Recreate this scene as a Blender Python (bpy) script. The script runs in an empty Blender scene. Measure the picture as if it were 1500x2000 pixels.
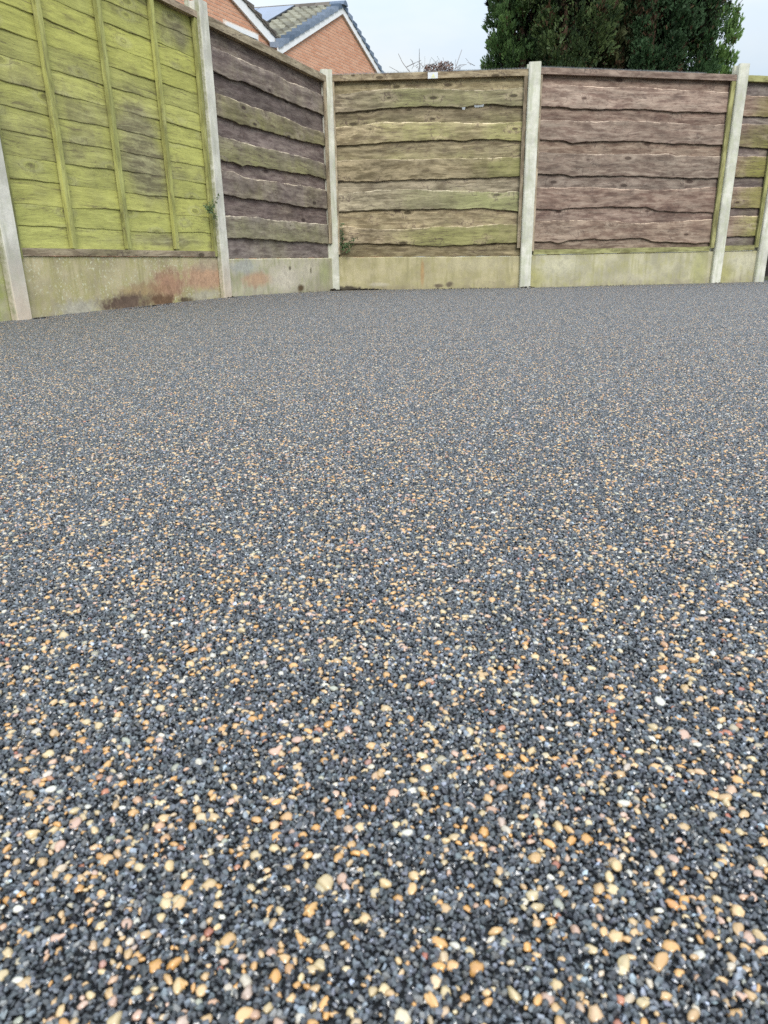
import bpy, math, random
import numpy as np
from mathutils import Vector, Matrix
R = math.radians
random.seed(7)
rng = np.random.default_rng(11)
scene = bpy.context.scene
COL = scene.collection

# ------------------------------------------------------------------ camera
cam_d = bpy.data.cameras.new('camera')
cam = bpy.data.objects.new('camera', cam_d)
COL.objects.link(cam)
scene.camera = cam
PX_F = 1387.0
th, roll = math.atan(500 / PX_F), R(-1)
fw = Vector((0, math.cos(th), -math.sin(th)))
r0, u0 = Vector((1, 0, 0)), Vector((0, math.sin(th), math.cos(th)))
rt = r0 * math.cos(roll) + u0 * math.sin(roll)
up = u0 * math.cos(roll) - r0 * math.sin(roll)
EYE = Vector((0, 0, .28))
cam.matrix_world = Matrix(((rt.x, up.x, -fw.x, 0), (rt.y, up.y, -fw.y, 0), (rt.z, up.z, -fw.z, EYE.z), (0, 0, 0, 1)))
cam_d.sensor_fit = 'HORIZONTAL'
cam_d.sensor_width = 36
cam_d.lens = PX_F / 1500 * 36
cam_d.clip_start = .02
cam_d.clip_end = 500
cam_d.dof.use_dof = True
cam_d.dof.focus_distance = 1.9
cam_d.dof.aperture_fstop = cam_d.lens / 1.2      # 1.2 mm pupil

# ------------------------------------------------------------------ world: pale overcast sky over a Nishita sky
SUN_EL, SUN_AZ = 40.0, 168.0          # azimuth clockwise from +Y (behind the camera, to its left)
world = bpy.data.worlds.new('World')
scene.world = world
world.use_nodes = True
nt = world.node_tree
nt.nodes.clear()
def N(tree, kind, **kw):
    n = tree.nodes.new(kind)
    for k, v in kw.items():
        setattr(n, k, v)
    return n
sky = N(nt, 'ShaderNodeTexSky', sky_type='NISHITA')
sky.sun_disc = False
sky.sun_elevation = R(SUN_EL)
sky.sun_rotation = R(SUN_AZ)
sky.air_density = 1.0
sky.dust_density = 2.0
tc = N(nt, 'ShaderNodeTexCoord')
sep = N(nt, 'ShaderNodeSeparateXYZ')
nt.links.new(tc.outputs['Generated'], sep.inputs[0])
mx0 = N(nt, 'ShaderNodeMath', operation='MAXIMUM'); mx0.inputs[1].default_value = 0
nt.links.new(sep.outputs['Z'], mx0.inputs[0])
grad = N(nt, 'ShaderNodeMath', operation='MULTIPLY_ADD')      # overcast luminance: 1 + k sin(elevation)
grad.inputs[1].default_value = 1.55; grad.inputs[2].default_value = 0.44
nt.links.new(mx0.outputs[0], grad.inputs[0])
noi = N(nt, 'ShaderNodeTexNoise'); noi.inputs['Scale'].default_value = 3.2; noi.inputs['Detail'].default_value = 5
mp = N(nt, 'ShaderNodeMapping'); mp.inputs['Scale'].default_value = (1, 1, 2.6)
nt.links.new(tc.outputs['Generated'], mp.inputs[0]); nt.links.new(mp.outputs[0], noi.inputs['Vector'])
crmp = N(nt, 'ShaderNodeValToRGB')
crmp.color_ramp.elements[0].position = .35; crmp.color_ramp.elements[0].color = (.72, .87, 1.04, 1)
crmp.color_ramp.elements[1].position = .65; crmp.color_ramp.elements[1].color = (.93, .985, 1.0, 1)
nt.links.new(noi.outputs['Fac'], crmp.inputs[0])
vm = N(nt, 'ShaderNodeVectorMath', operation='SCALE')
nt.links.new(crmp.outputs[0], vm.inputs[0]); nt.links.new(grad.outputs[0], vm.inputs['Scale'])
vm2 = N(nt, 'ShaderNodeVectorMath', operation='SCALE'); vm2.inputs['Scale'].default_value = 10.4
nt.links.new(vm.outputs[0], vm2.inputs[0])
mixw = N(nt, 'ShaderNodeMixRGB'); mixw.inputs[0].default_value = .90
nt.links.new(sky.outputs[0], mixw.inputs[1]); nt.links.new(vm2.outputs[0], mixw.inputs[2])
bg = N(nt, 'ShaderNodeBackground'); bg.inputs['Strength'].default_value = .10
wo = N(nt, 'ShaderNodeOutputWorld')
nt.links.new(mixw.outputs[0], bg.inputs[0]); nt.links.new(bg.outputs[0], wo.inputs[0])

sun_d = bpy.data.lights.new('sun', 'SUN')
sun_d.energy = 2.0
sun_d.angle = R(25)
sun_d.color = (1, .96, .9)
sun = bpy.data.objects.new('sun', sun_d)
COL.objects.link(sun)
sv = Vector((math.sin(R(SUN_AZ)) * math.cos(R(SUN_EL)), math.cos(R(SUN_AZ)) * math.cos(R(SUN_EL)), math.sin(R(SUN_EL))))
sun.rotation_euler = sv.to_track_quat('Z', 'Y').to_euler()
sun.location = (0, 0, 20)

scene.view_settings.view_transform = 'Standard'
scene.view_settings.look = 'None'
scene.view_settings.exposure = .32
scene.view_settings.gamma = 1
scene.view_settings.use_curve_mapping = False
scene.cycles.use_denoising = False
scene.cycles.max_bounces = 6

# ------------------------------------------------------------------ object helpers
def tag(o, label=None, cat=None, group=None, kind=None):
    if label: o['label'] = label
    if cat: o['category'] = cat
    if group: o['group'] = group
    if kind: o['kind'] = kind
    return o
def link(name, me, mat=None, parent=None):
    o = bpy.data.objects.new(name, me)
    COL.objects.link(o)
    if mat is not None and me is not None and not me.materials:
        me.materials.append(mat)
    if parent is not None:
        o.parent = parent
    return o
def empty(name, loc=(0, 0, 0), rz=0):
    o = bpy.data.objects.new(name, None)
    o.location = loc; o.rotation_euler = (0, 0, rz)
    o.empty_display_size = .1
    COL.objects.link(o)
    return o
class MB:
    """collects shapes for ONE mesh object"""
    def __init__(s): s.v = []; s.f = []
    def add(s, vs, fs):
        b = len(s.v); s.v += [tuple(p) for p in vs]; s.f += [tuple(i + b for i in f) for f in fs]; return s
    def box(s, x0, x1, y0, y1, z0, z1, c=0.0):
        """box with its four long z edges and the top chamfered by c"""
        if c <= 0:
            vs = [(x, y, z) for z in (z0, z1) for y in (y0, y1) for x in (x0, x1)]
            return s.add(vs, [(0, 2, 3, 1), (4, 5, 7, 6), (0, 1, 5, 4), (2, 6, 7, 3), (0, 4, 6, 2), (1, 3, 7, 5)])
        def ring(z, k):
            return [(x0 + c + k, y0 + k, z), (x1 - c - k, y0 + k, z), (x1 - k, y0 + c + k, z), (x1 - k, y1 - c - k, z),
                    (x1 - c - k, y1 - k, z), (x0 + c + k, y1 - k, z), (x0 + k, y1 - c - k, z), (x0 + k, y0 + c + k, z)]
        vs = ring(z0, 0) + ring(z1 - c, 0) + ring(z1, c * .7)
        fs = [tuple(range(7, -1, -1)), tuple(range(16, 24))]
        for a in (0, 8):
            for i in range(8):
                j = (i + 1) % 8; fs.append((a + i, a + j, a + 8 + j, a + 8 + i))
        return s.add(vs, fs)
    def obox(s, c, ax, ay, az):
        """box about centre c with half-axis vectors"""
        c, ax, ay, az = map(Vector, (c, ax, ay, az))
        vs = [c + ax * i + ay * j + az * k for k in (-1, 1) for j in (-1, 1) for i in (-1, 1)]
        fs = [(0, 2, 3, 1), (4, 5, 7, 6), (0, 1, 5, 4), (2, 6, 7, 3), (0, 4, 6, 2), (1, 3, 7, 5)]
        if ax.cross(ay).dot(az) < 0: fs = [f[::-1] for f in fs]
        return s.add(vs, fs)
    def tube(s, pts, rad, n=5):
        pts = [Vector(p) for p in pts]
        rs = rad if isinstance(rad, (list, tuple)) else [rad] * len(pts)
        vs = []
        for i, p in enumerate(pts):
            t = (pts[min(i + 1, len(pts) - 1)] - pts[max(i - 1, 0)]).normalized()
            a = t.orthogonal().normalized(); b = t.cross(a)
            vs += [p + (a * math.cos(k * 2 * math.pi / n) + b * math.sin(k * 2 * math.pi / n)) * rs[i] for k in range(n)]
        fs = [(i * n + k, i * n + (k + 1) % n, (i + 1) * n + (k + 1) % n, (i + 1) * n + k) for i in range(len(pts) - 1) for k in range(n)]
        fs += [tuple(range(n - 1, -1, -1)), tuple((len(pts) - 1) * n + k for k in range(n))]
        return s.add(vs, fs)
    def mesh(s, name, smooth=False):
        me = bpy.data.meshes.new(name); me.from_pydata(s.v, [], s.f); me.update()
        if smooth: me.polygons.foreach_set('use_smooth', [True] * len(me.polygons))
        return me
    def build(s, name, mat, parent=None, smooth=False):
        return link(name, s.mesh(name, smooth), mat, parent)
def np_mesh(name, V, F, col=None, smooth=None):
    """V (n,3), F (m,3) triangles, col (n,4) point colours"""
    me = bpy.data.meshes.new(name)
    me.vertices.add(len(V)); me.vertices.foreach_set('co', np.ascontiguousarray(V, dtype=np.float32).ravel())
    m = len(F)
    me.loops.add(m * 3); me.loops.foreach_set('vertex_index', np.ascontiguousarray(F, dtype=np.int32).ravel())
    me.polygons.add(m); me.polygons.foreach_set('loop_start', np.arange(0, m * 3, 3, dtype=np.int32))
    if smooth is not None:
        me.polygons.foreach_set('use_smooth', np.broadcast_to(smooth, (m,)).astype(bool))
    me.update(calc_edges=True)
    if col is not None:
        a = me.attributes.new('tint', 'FLOAT_COLOR', 'POINT')
        a.data.foreach_set('color', np.ascontiguousarray(col, dtype=np.float32).ravel())
    return me

# ------------------------------------------------------------------ material helpers
class M:
    def __init__(s, name, rough=.8, spec=.3):
        s.m = bpy.data.materials.new(name); s.m.use_nodes = True
        s.t = s.m.node_tree; s.b = s.t.nodes['Principled BSDF']
        s.b.inputs['Roughness'].default_value = rough
        s.b.inputs['Specular IOR Level'].default_value = spec
    def n(s, kind, **kw): return N(s.t, kind, **kw)
    def l(s, a, b): s.t.links.new(a, b)
    def val(s, x, inp):
        if isinstance(x, (int, float)): inp.default_value = x
        elif isinstance(x, (tuple, list)): inp.default_value = tuple(x) + ((1,) if len(x) == 3 and len(inp.default_value) == 4 else ())
        else: s.l(x, inp)
    def math(s, op, a, b=0.0, c=None, clamp=False):
        n = s.n('ShaderNodeMath', operation=op, use_clamp=clamp)
        s.val(a, n.inputs[0]); s.val(b, n.inputs[1])
        if c is not None: s.val(c, n.inputs[2])
        return n.outputs[0]
    def mix(s, f, a, b, mode='MIX'):
        n = s.n('ShaderNodeMixRGB', blend_type=mode)
        s.val(f, n.inputs[0]); s.val(a, n.inputs[1]); s.val(b, n.inputs[2])
        return n.outputs[0]
    def step(s, x, lo, hi, a=0.0, b=1.0):
        n = s.n('ShaderNodeMapRange', interpolation_type='SMOOTHSTEP')
        s.val(x, n.inputs[0]); s.val(lo, n.inputs[1]); s.val(hi, n.inputs[2]); s.val(a, n.inputs[3]); s.val(b, n.inputs[4])
        return n.outputs[0]
    def noise(s, vec, scale=1.0, detail=4, rough=.5, dist=0.0):
        n = s.n('ShaderNodeTexNoise'); s.l(vec, n.inputs['Vector'])
        n.inputs['Scale'].default_value = scale; n.inputs['Detail'].default_value = detail
        n.inputs['Roughness'].default_value = rough; n.inputs['Distortion'].default_value = dist
        return n.outputs['Fac']
    def vec(s, x, y, z):
        n = s.n('ShaderNodeCombineXYZ'); s.val(x, n.inputs[0]); s.val(y, n.inputs[1]); s.val(z, n.inputs[2])
        return n.outputs[0]
    def obj(s): return s.n('ShaderNodeTexCoord').outputs['Object']
    def xyz(s, v):
        n = s.n('ShaderNodeSeparateXYZ'); s.l(v, n.inputs[0]); return n.outputs
    def rnd(s): return s.n('ShaderNodeObjectInfo').outputs['Random']
    def attr(s, name):
        n = s.n('ShaderNodeAttribute'); n.attribute_name = name; return n.outputs
    def bump(s, h, strength=.3, dist=.002):
        n = s.n('ShaderNodeBump'); s.l(h, n.inputs['Height'])
        n.inputs['Strength'].default_value = strength; n.inputs['Distance'].default_value = dist
        s.l(n.outputs[0], s.b.inputs['Normal'])
    def col(s, c): s.val(c, s.b.inputs['Base Color'])

def wood(name, dark, mid, pale, algae, algae_lo=.35, algae_hi=.75, edge=(.62, .50, .33), wet=(.10, .07, .06), rough=.85, tone=(.72, 1.18), vary=1.0, knots=1.0):
    """weathered board; 'mixw' point colours: R algae, G pale wear, B sawn edge; 'uvm' metres along and across"""
    m = M(name, rough, .2)
    uv = m.xyz(m.attr('uvm')['Vector'])
    s_, z_ = uv[0], uv[1]
    rn = m.math('MULTIPLY', m.rnd(), 53.0)
    kn = m.n('ShaderNodeTexVoronoi', feature='F1'); kn.inputs['Scale'].default_value = 1
    kn.inputs['Randomness'].default_value = 1
    m.l(m.vec(m.math('MULTIPLY', s_, 3.1), m.math('MULTIPLY', z_, 8.0), rn), kn.inputs['Vector'])
    d = kn.outputs['Distance']
    swirl = m.step(d, .0, .27, 1, 0)
    gz = m.math('ADD', m.math('MULTIPLY', z_, 48.0), m.math('MULTIPLY', swirl, 5.0))
    gz = m.math('ADD', gz, m.math('MULTIPLY', m.noise(m.vec(m.math('MULTIPLY', s_, 1.7), z_, rn), 1.0, 3), 4.5))
    g1 = m.noise(m.vec(m.math('MULTIPLY', s_, 3.2), gz, rn), 1.0, 8, .78)
    g2 = m.noise(m.vec(m.math('MULTIPLY', s_, 7.0), m.math('MULTIPLY', gz, .42), rn), 1.0, 6, .66)
    fine = m.noise(m.vec(m.math('MULTIPLY', s_, 30.0), m.math('MULTIPLY', z_, 230.0), rn), 1.0, 3, .7)
    big = m.noise(m.vec(m.math('MULTIPLY', s_, 2.2), m.math('MULTIPLY', z_, 3.5), rn), 1.0, 4, .55)
    bands = m.noise(m.vec(m.math('MULTIPLY', s_, 14.0), m.math('MULTIPLY', z_, 2.0), rn), 1.0, 3, .6)
    mixa = m.n('ShaderNodeSeparateColor'); m.l(m.attr('mixw')['Color'], mixa.inputs[0])
    A, G, B = mixa.outputs
    c = m.mix(m.step(g2, .38, .60), dark, mid)
    c = m.mix(m.math('MULTIPLY', m.step(g1, .50, .60), .55), c, pale)
    c = m.mix(m.math('MULTIPLY', m.math('MULTIPLY', m.step(g2, .45, .62), G), m.step(fine, .3, .6, .35, 1)), c, pale)
    # algae: clumpy, streaked down and along the grain
    af = m.math('ADD', m.math('MULTIPLY', big, .55), m.math('MULTIPLY', bands, .22))
    af = m.math('ADD', af, m.math('MULTIPLY', g2, .23))
    af = m.step(m.math('ADD', af, m.math('MULTIPLY', m.math('SUBTRACT', A, .5), .7)), algae_lo, algae_hi)
    af = m.math('MULTIPLY', af, m.step(A, .0, .12))
    alg = m.mix(m.step(g1, .35, .65), tuple(x * .72 for x in algae), algae)
    alg = m.mix(m.step(fine, .35, .7, 0, .30), alg, tuple(min(1, x * 1.35) for x in algae))
    c = m.mix(m.math('MULTIPLY', af, .9), c, alg)
    # knots and cracks
    c = m.mix(m.math('MULTIPLY', m.step(d, .12, .20, 0, 1), m.step(d, .20, .34, .35, 0)), c, pale)
    c = m.mix(m.step(d, .095, .125, .9 * knots, 0), c, tuple(x * .42 for x in dark))
    fis = m.noise(m.vec(m.math('MULTIPLY', s_, 4.5), m.math('MULTIPLY', gz, 1.15), m.math('ADD', rn, 17.0)), 1.0, 2, .5)
    c = m.mix(m.math('MULTIPLY', m.step(m.math('ABSOLUTE', m.math('SUBTRACT', fis, .5)), .006, .020, 1, 0), m.step(big, .42, .56, .1 * knots, .75 * knots)), c, wet)
    c = m.mix(m.math('MULTIPLY', m.step(g1, .37, .43, 1, 0), .60), c, wet)
    c = m.mix(m.math('MULTIPLY', m.step(m.noise(m.vec(m.math('MULTIPLY', s_, 3.5), m.math('MULTIPLY', z_, 9.0), rn), 1, 5, .7), .56, .75), .45), c, wet)
    rdg = m.math('ABSOLUTE', m.math('SUBTRACT', m.noise(m.vec(m.math('MULTIPLY', s_, 6.5), m.math('MULTIPLY', z_, 5.0), m.math('ADD', rn, 3.0)), 1, 4, .6), .5))
    near = m.step(d, .30, .50, 1, .12)
    c = m.mix(m.math('MULTIPLY', m.math('MULTIPLY', m.step(rdg, .004, .016, 1, 0), near), .6 * knots), c, wet)
    c = m.mix(m.math('MULTIPLY', B, m.step(bands, .42, .52, .15, 1)), c, edge)
    c = m.mix(1.0, c, m.mix(m.step(m.noise(m.vec(m.math('MULTIPLY', s_, 3.4), m.math('MULTIPLY', z_, 17.0), m.math('ADD', rn, 9.0)), 1, 6, .68), .34, .66), tuple([tone[0]] * 3), tuple([tone[1]] * 3)), 'MULTIPLY')
    # board-to-board tone
    hv = m.n('ShaderNodeHueSaturation'); m.l(c, hv.inputs['Color'])
    m.val(m.math('MULTIPLY_ADD', m.rnd(), .40 * (.4 + .6 * vary), 1 - .20 * (.4 + .6 * vary)), hv.inputs['Value'])
    m.val(m.math('MULTIPLY_ADD', m.math('FRACT', m.math('MULTIPLY', m.rnd(), 7.3)), .014 * vary, .5 - .007 * vary), hv.inputs['Hue'])
    m.val(m.math('MULTIPLY_ADD', m.math('FRACT', m.math('MULTIPLY', m.rnd(), 13.7)), .24 * vary, 1 - .14 * vary), hv.inputs['Saturation'])
    m.col(hv.outputs[0])
    h = m.math('ADD', m.math('MULTIPLY', g1, .55), m.math('MULTIPLY', fine, .35))
    h = m.math('ADD', h, m.step(d, .03, .12, -.3, 0))
    m.bump(h, .8, .003)
    return m.m

W_GREEN = wood('algae_covered_wood', (.17, .15, .085), (.27, .245, .13), (.44, .42, .22), (.49, .49, .14), .26, .70, edge=(.52, .48, .32), tone=(.86, 1.10), vary=.3, knots=.45)
W_BATTEN = wood('algae_batten_wood', (.21, .20, .08), (.32, .31, .13), (.44, .43, .20), (.44, .45, .15), .36, .9, vary=.3, knots=.4)
W_BROWN = wood('purple_brown_wood', (.125, .096, .088), (.195, .155, .142), (.31, .26, .22), (.30, .29, .11), .30, .98, edge=(.66, .56, .42))
W_TAN = wood('tan_weathered_wood', (.185, .15, .09), (.29, .245, .155), (.52, .43, .28), (.30, .30, .12), .34, .84, edge=(.74, .63, .44))
W_MAUVE = wood('mauve_weathered_wood', (.175, .12, .094), (.275, .203, .158), (.42, .34, .27), (.25, .24, .08), edge=(.66, .52, .40))
W_RAIL = wood('grey_capping_wood', (.22, .17, .11), (.34, .27, .18), (.48, .40, .28), (.30, .29, .12), .4, .8)

def concrete(name, base, algae=(.36, .36, .16), algae_amt=.3, pits=1.0, stains=(), rough=.9, low=None, lichen=0.0, scalev=1.0, side=False):
    """stains: (s, z, rs, rz, colour, amount, raggedness) in the object's own metres"""
    m = M(name, rough, .25)
    o = m.obj(); x, y, z = m.xyz(o)
    rn = m.math('MULTIPLY', m.rnd(), 31.0)
    v = m.vec(m.math('ADD', x, rn), y, z)
    n1 = m.noise(v, 5.0 * scalev, 6, .6); n2 = m.noise(v, 60.0, 5, .65); n3 = m.noise(v, 260.0, 3, .6); n4 = m.noise(v, 17.0, 5, .6)
    c = m.mix(m.step(n1, .34, .64), tuple(k * .78 for k in base), tuple(min(.85, k * 1.14) for k in base))
    c = m.mix(m.step(n2, .42, .72, 0, .28), c, tuple(k * .66 for k in base))
    streak = m.noise(m.vec(m.math('MULTIPLY', m.math('ADD', x, rn), 22.0), y, m.math('MULTIPLY', z, 2.5)), 1, 4, .6)
    am = m.math('MULTIPLY', m.step(m.math('ADD', m.math('MULTIPLY', n4, .5), m.math('MULTIPLY', streak, .5)), .42, .62), algae_amt)
    c = m.mix(am, c, algae)
    c = m.mix(m.step(streak, .50, .70, 0, .42), c, tuple(k * .55 for k in base))
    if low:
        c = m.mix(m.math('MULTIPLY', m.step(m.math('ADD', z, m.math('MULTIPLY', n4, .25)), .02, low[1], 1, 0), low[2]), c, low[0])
    if lichen > 0:
        lz = m.noise(v, 60.0, 4, .6); lm = m.noise(v, 6.0, 3, .5)
        c = m.mix(m.math('MULTIPLY', m.step(lz, .56, .61), m.math('MULTIPLY', m.step(lm, .38, .55), lichen)), c, (.62, .60, .42))
    for (s0, z0, rs, rz, sc, amt, rag) in stains:
        dx = m.math('DIVIDE', m.math('SUBTRACT', x, s0), rs); dz = m.math('DIVIDE', m.math('SUBTRACT', z, z0), rz)
        dd = m.math('SQRT', m.math('ADD', m.math('MULTIPLY', dx, dx), m.math('MULTIPLY', dz, dz)))
        dd = m.math('ADD', dd, m.math('MULTIPLY', m.math('SUBTRACT', m.noise(v, 17.0, 8, .7), .5), rag * 1.9))
        c = m.mix(m.step(dd, .40, 1.22, amt, 0), c, m.mix(m.step(m.math('ADD', m.math('MULTIPLY', n2, .5), m.math('MULTIPLY', n4, .5)), .38, .62), tuple(k * .72 for k in sc), tuple(min(.8, k * 1.12) for k in sc)))
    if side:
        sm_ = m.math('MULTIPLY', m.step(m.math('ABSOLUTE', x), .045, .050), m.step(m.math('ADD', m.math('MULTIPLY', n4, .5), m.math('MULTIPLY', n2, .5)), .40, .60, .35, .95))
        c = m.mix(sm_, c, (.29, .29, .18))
    c = m.mix(m.step(n3, .62, .72, 0, .45 * pits), c, tuple(k * .35 for k in base))
    m.col(c)
    m.bump(m.math('ADD', m.math('MULTIPLY', n2, .6), m.math('MULTIPLY', n3, -.3 * pits)), .4, .003)
    return m.m

def plain(name, c, rough=.7, spec=.3, var=.2, scale=20.0, metal=0.0, bump=.15):
    m = M(name, rough, spec); m.b.inputs['Metallic'].default_value = metal
    n = m.noise(m.obj(), scale, 5, .6)
    m.col(m.mix(m.step(n, .3, .7), tuple(k * (1 - var) for k in c), tuple(min(.9, k * (1 + var)) for k in c)))
    if bump: m.bump(n, bump, .003)
    return m.m

# ------------------------------------------------------------------ ground
def ground_z(y):
    t = min(1, max(0, (y - 5.4) / 2.1)); t = t * t * (3 - 2 * t)
    return .008 * min(1, max(0, (y - 2) / 2)) * (1 - t) - .034 * t
ms = M('soil_and_grass', .95, .1)
nn = ms.noise(ms.obj(), 1.3, 6, .6)
ms.col(ms.mix(ms.step(nn, .4, .6), (.045, .035, .022), (.05, .075, .022))); ms.bump(nn, .6, .03)
tag(MB().box(-160, 160, -160, 160, -.5, -.14).build('ground', ms.m), 'soil and grass ground beyond the fences', kind='structure')
mb_base = plain('resin_bed', (.012, .013, .015), .6, .3, .3, 400)
bed = MB(); ys = [-2.2 + i * .25 for i in range(42)]
vs = []
for y in ys: vs += [(-4.2, y, ground_z(y) - .0016), (6.2, y, ground_z(y) - .0016), (-4.2, y, -.12), (6.2, y, -.12)]
fs = []
for i in range(len(ys) - 1):
    a = i * 4; b = a + 4
    fs += [(a, a + 1, b + 1, b), (a + 2, b + 2, b + 3, a + 3), (a, b, b + 2, a + 2), (a + 1, a + 3, b + 3, b + 1)]
fs += [(0, 2, 3, 1), (a + 4, a + 5, a + 7, a + 6)]
bed.add(vs, fs)
patio = tag(bed.build('driveway', mb_base), 'dark resin bound driveway bed under the gravel', kind='structure')

# --- the stones
m = M('resin_coated_stone', .34, .5)
ac = m.attr('tint')['Color']
nz = m.noise(m.obj(), 900.0, 3, .6)
m.col(m.mix(m.step(nz, .35, .7, 0, .35), ac, m.mix(1.0, ac, (.55, .5, .5), 'MULTIPLY')))
m.val(m.step(nz, .3, .7, .16, .36), m.b.inputs['Roughness'])
m.b.inputs['Coat Weight'].default_value = .6; m.b.inputs['Coat Roughness'].default_value = .14
M_STONE = m.m
def ico(level):
    t = (1 + 5 ** .5) / 2
    v = [(-1, t, 0), (1, t, 0), (-1, -t, 0), (1, -t, 0), (0, -1, t), (0, 1, t), (0, -1, -t), (0, 1, -t), (t, 0, -1), (t, 0, 1), (-t, 0, -1), (-t, 0, 1)]
    f = [(0, 11, 5), (0, 5, 1), (0, 1, 7), (0, 7, 10), (0, 10, 11), (1, 5, 9), (5, 11, 4), (11, 10, 2), (10, 7, 6), (7, 1, 8), (3, 9, 4), (3, 4, 2), (3, 2, 6), (3, 6, 8), (3, 8, 9), (4, 9, 5), (2, 4, 11), (6, 2, 10), (8, 6, 7), (9, 8, 1)]
    v = [np.array(p) / np.linalg.norm(p) for p in v]
    for _ in range(level):
        cache = {}; nf = []
        def mid(a, b):
            k = (min(a, b), max(a, b))
            if k not in cache:
                p = v[a] + v[b]; v.append(p / np.linalg.norm(p)); cache[k] = len(v) - 1
            return cache[k]
        for a, b, c in f:
            ab, bc, ca = mid(a, b), mid(b, c), mid(c, a)
            nf += [(a, ab, ca), (b, bc, ab), (c, ca, bc), (ab, bc, ca)]
        f = nf
    return np.array(v), np.array(f)
ICO0, ICO1, ICO2 = ico(0), ico(1), ico(2)
def upper(vf, lim):
    V, F = vf; keep = V[F].mean(1)[:, 2] > lim; F = F[keep]
    used = np.unique(F); mp_ = -np.ones(len(V), int); mp_[used] = np.arange(len(used))
    return V[used], mp_[F]
PEB = [((.58, .31, .10), .24), ((.56, .375, .19), .30), ((.56, .44, .25), .20), ((.56, .54, .47), .07), ((.50, .33, .25), .08), ((.36, .12, .075), .03), ((.32, .33, .26), .04)]
PC = np.array([c for c, w in PEB]); PW = np.array([w for c, w in PEB]); PW = PW / PW.sum()
def peb_cols(n):
    c = PC[rng.choice(len(PC), n, p=PW)] * rng.uniform(.75, 1.15, (n, 1))
    c2 = PC[rng.choice(len(PC), n, p=PW)]; k = rng.uniform(0, .4, (n, 1))
    return c * (1 - k) + c2 * k
def stones(tmpl, pos, size, z, jit, tilt, flat, cols):
    V, F = tmpl; n = len(pos); k = len(V)
    P = np.repeat(V[None], n, 0) * (1 + rng.uniform(-jit, jit, (n, k, 1)))
    sc = np.stack([np.ones(n), rng.uniform(.48, .92, n), rng.uniform(*flat, n)], 1) * size[:, None]
    P = P * sc[:, None, :]
    a = rng.uniform(-tilt, tilt, (n, 2)); z_ = P[..., 2].copy()
    P[..., 2] = z_ + P[..., 0] * a[:, :1] + P[..., 1] * a[:, 1:]
    P[..., 0] -= z_ * a[:, :1]; P[..., 1] -= z_ * a[:, 1:]
    t = rng.uniform(0, 6.283, n); c_, s_ = np.cos(t)[:, None], np.sin(t)[:, None]
    X = P[..., 0] * c_ - P[..., 1] * s_; Y = P[..., 0] * s_ + P[..., 1] * c_
    P = np.stack([X + pos[:, :1], Y + pos[:, 1:], P[..., 2] + z[:, None]], 2)
    FF = F[None] + (np.arange(n) * k)[:, None, None]
    C = np.repeat(np.concatenate([cols, np.ones((n, 1))], 1)[:, None], k, 1)
    return P.reshape(-1, 3), FF.reshape(-1, 3), C.reshape(-1, 4)
TILE = .25
CHIP, PEBT = upper(ICO0, -.35), upper(ICO1, -.12)
def patch(idx, n_peb):
    """one quarter-metre square of bound stone"""
    npb = n_peb
    pp = rng.uniform(-TILE / 2, TILE / 2, (npb * 3, 2))
    # clumping
    cen = rng.uniform(-TILE / 2, TILE / 2, (26, 2))
    w = np.exp(-((pp[:, None] - cen[None]) ** 2).sum(2) / (2 * .012 ** 2)).sum(1)
    pp = pp[rng.uniform(0, 1, len(pp)) < .34 + .30 * np.clip(w, 0, 1)][:npb]
    ps = np.clip(rng.lognormal(math.log(.0019), .36, len(pp)), .0009, .0038)
    keep = []
    cell = {}
    for i in np.argsort(-ps):
        kx, ky = int(pp[i, 0] // .006), int(pp[i, 1] // .006); ok = True
        for ax in (-1, 0, 1):
            for ay in (-1, 0, 1):
                for j in cell.get((kx + ax, ky + ay), ()):
                    if (pp[i, 0] - pp[j, 0]) ** 2 + (pp[i, 1] - pp[j, 1]) ** 2 < ((ps[i] + ps[j]) * .72) ** 2: ok = False
        if ok: keep.append(i); cell.setdefault((kx, ky), []).append(i)
    pp, ps = pp[keep], ps[keep]
    sp = .0022; g = int(TILE / sp)
    gx, gy = np.meshgrid((np.arange(g) + .5) * TILE / g - TILE / 2, (np.arange(g) + .5) * TILE / g - TILE / 2)
    cp = np.stack([gx.ravel(), gy.ravel()], 1) + rng.uniform(-sp * .55, sp * .55, (g * g, 2))
    # drop chips under pebbles
    hit = np.zeros(len(cp), bool)
    o = np.argsort(cp[:, 0]); xs = cp[o, 0]
    for p, s in zip(pp, ps):
        a, b = np.searchsorted(xs, (p[0] - s, p[0] + s)); ii = o[a:b]
        hit[ii[((cp[ii] - p) ** 2).sum(1) < (s * .72) ** 2]] = True
    cp = cp[~hit]
    n = len(cp)
    base = np.array([.060, .068, .079]) * rng.lognormal(0, .66, (n, 1)) * (1 + rng.uniform(-.05, .05, (n, 3)))
    lt = rng.uniform(0, 1, n) < .08
    base[lt] = np.array([.17, .17, .165]) * rng.uniform(.5, 1.6, (lt.sum(), 1))
    A = stones(CHIP, cp, rng.uniform(.00105, .00205, n), rng.uniform(-.0010, .0004, n), .34, .75, (.45, .85), base)
    B = stones(PEBT, pp, ps, -ps * .12 - .0001, .19, .22, (.42, .62), peb_cols(len(pp)))
    V = np.concatenate([A[0], B[0]]); F = np.concatenate([A[1], B[1] + len(A[0])]); C = np.concatenate([A[2], B[2]])
    sm = np.concatenate([np.zeros(len(A[1]), bool), np.ones(len(B[1]), bool)])
    me = np_mesh('stone_patch', V, F, C, sm); me.materials.append(M_STONE)
    return bpy.data.objects.new('stone_patch', me)
pc = bpy.data.collections.new('stone_patches')
NPATCH = 5
for i in range(NPATCH): pc.objects.link(patch(i, 1650))
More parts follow.
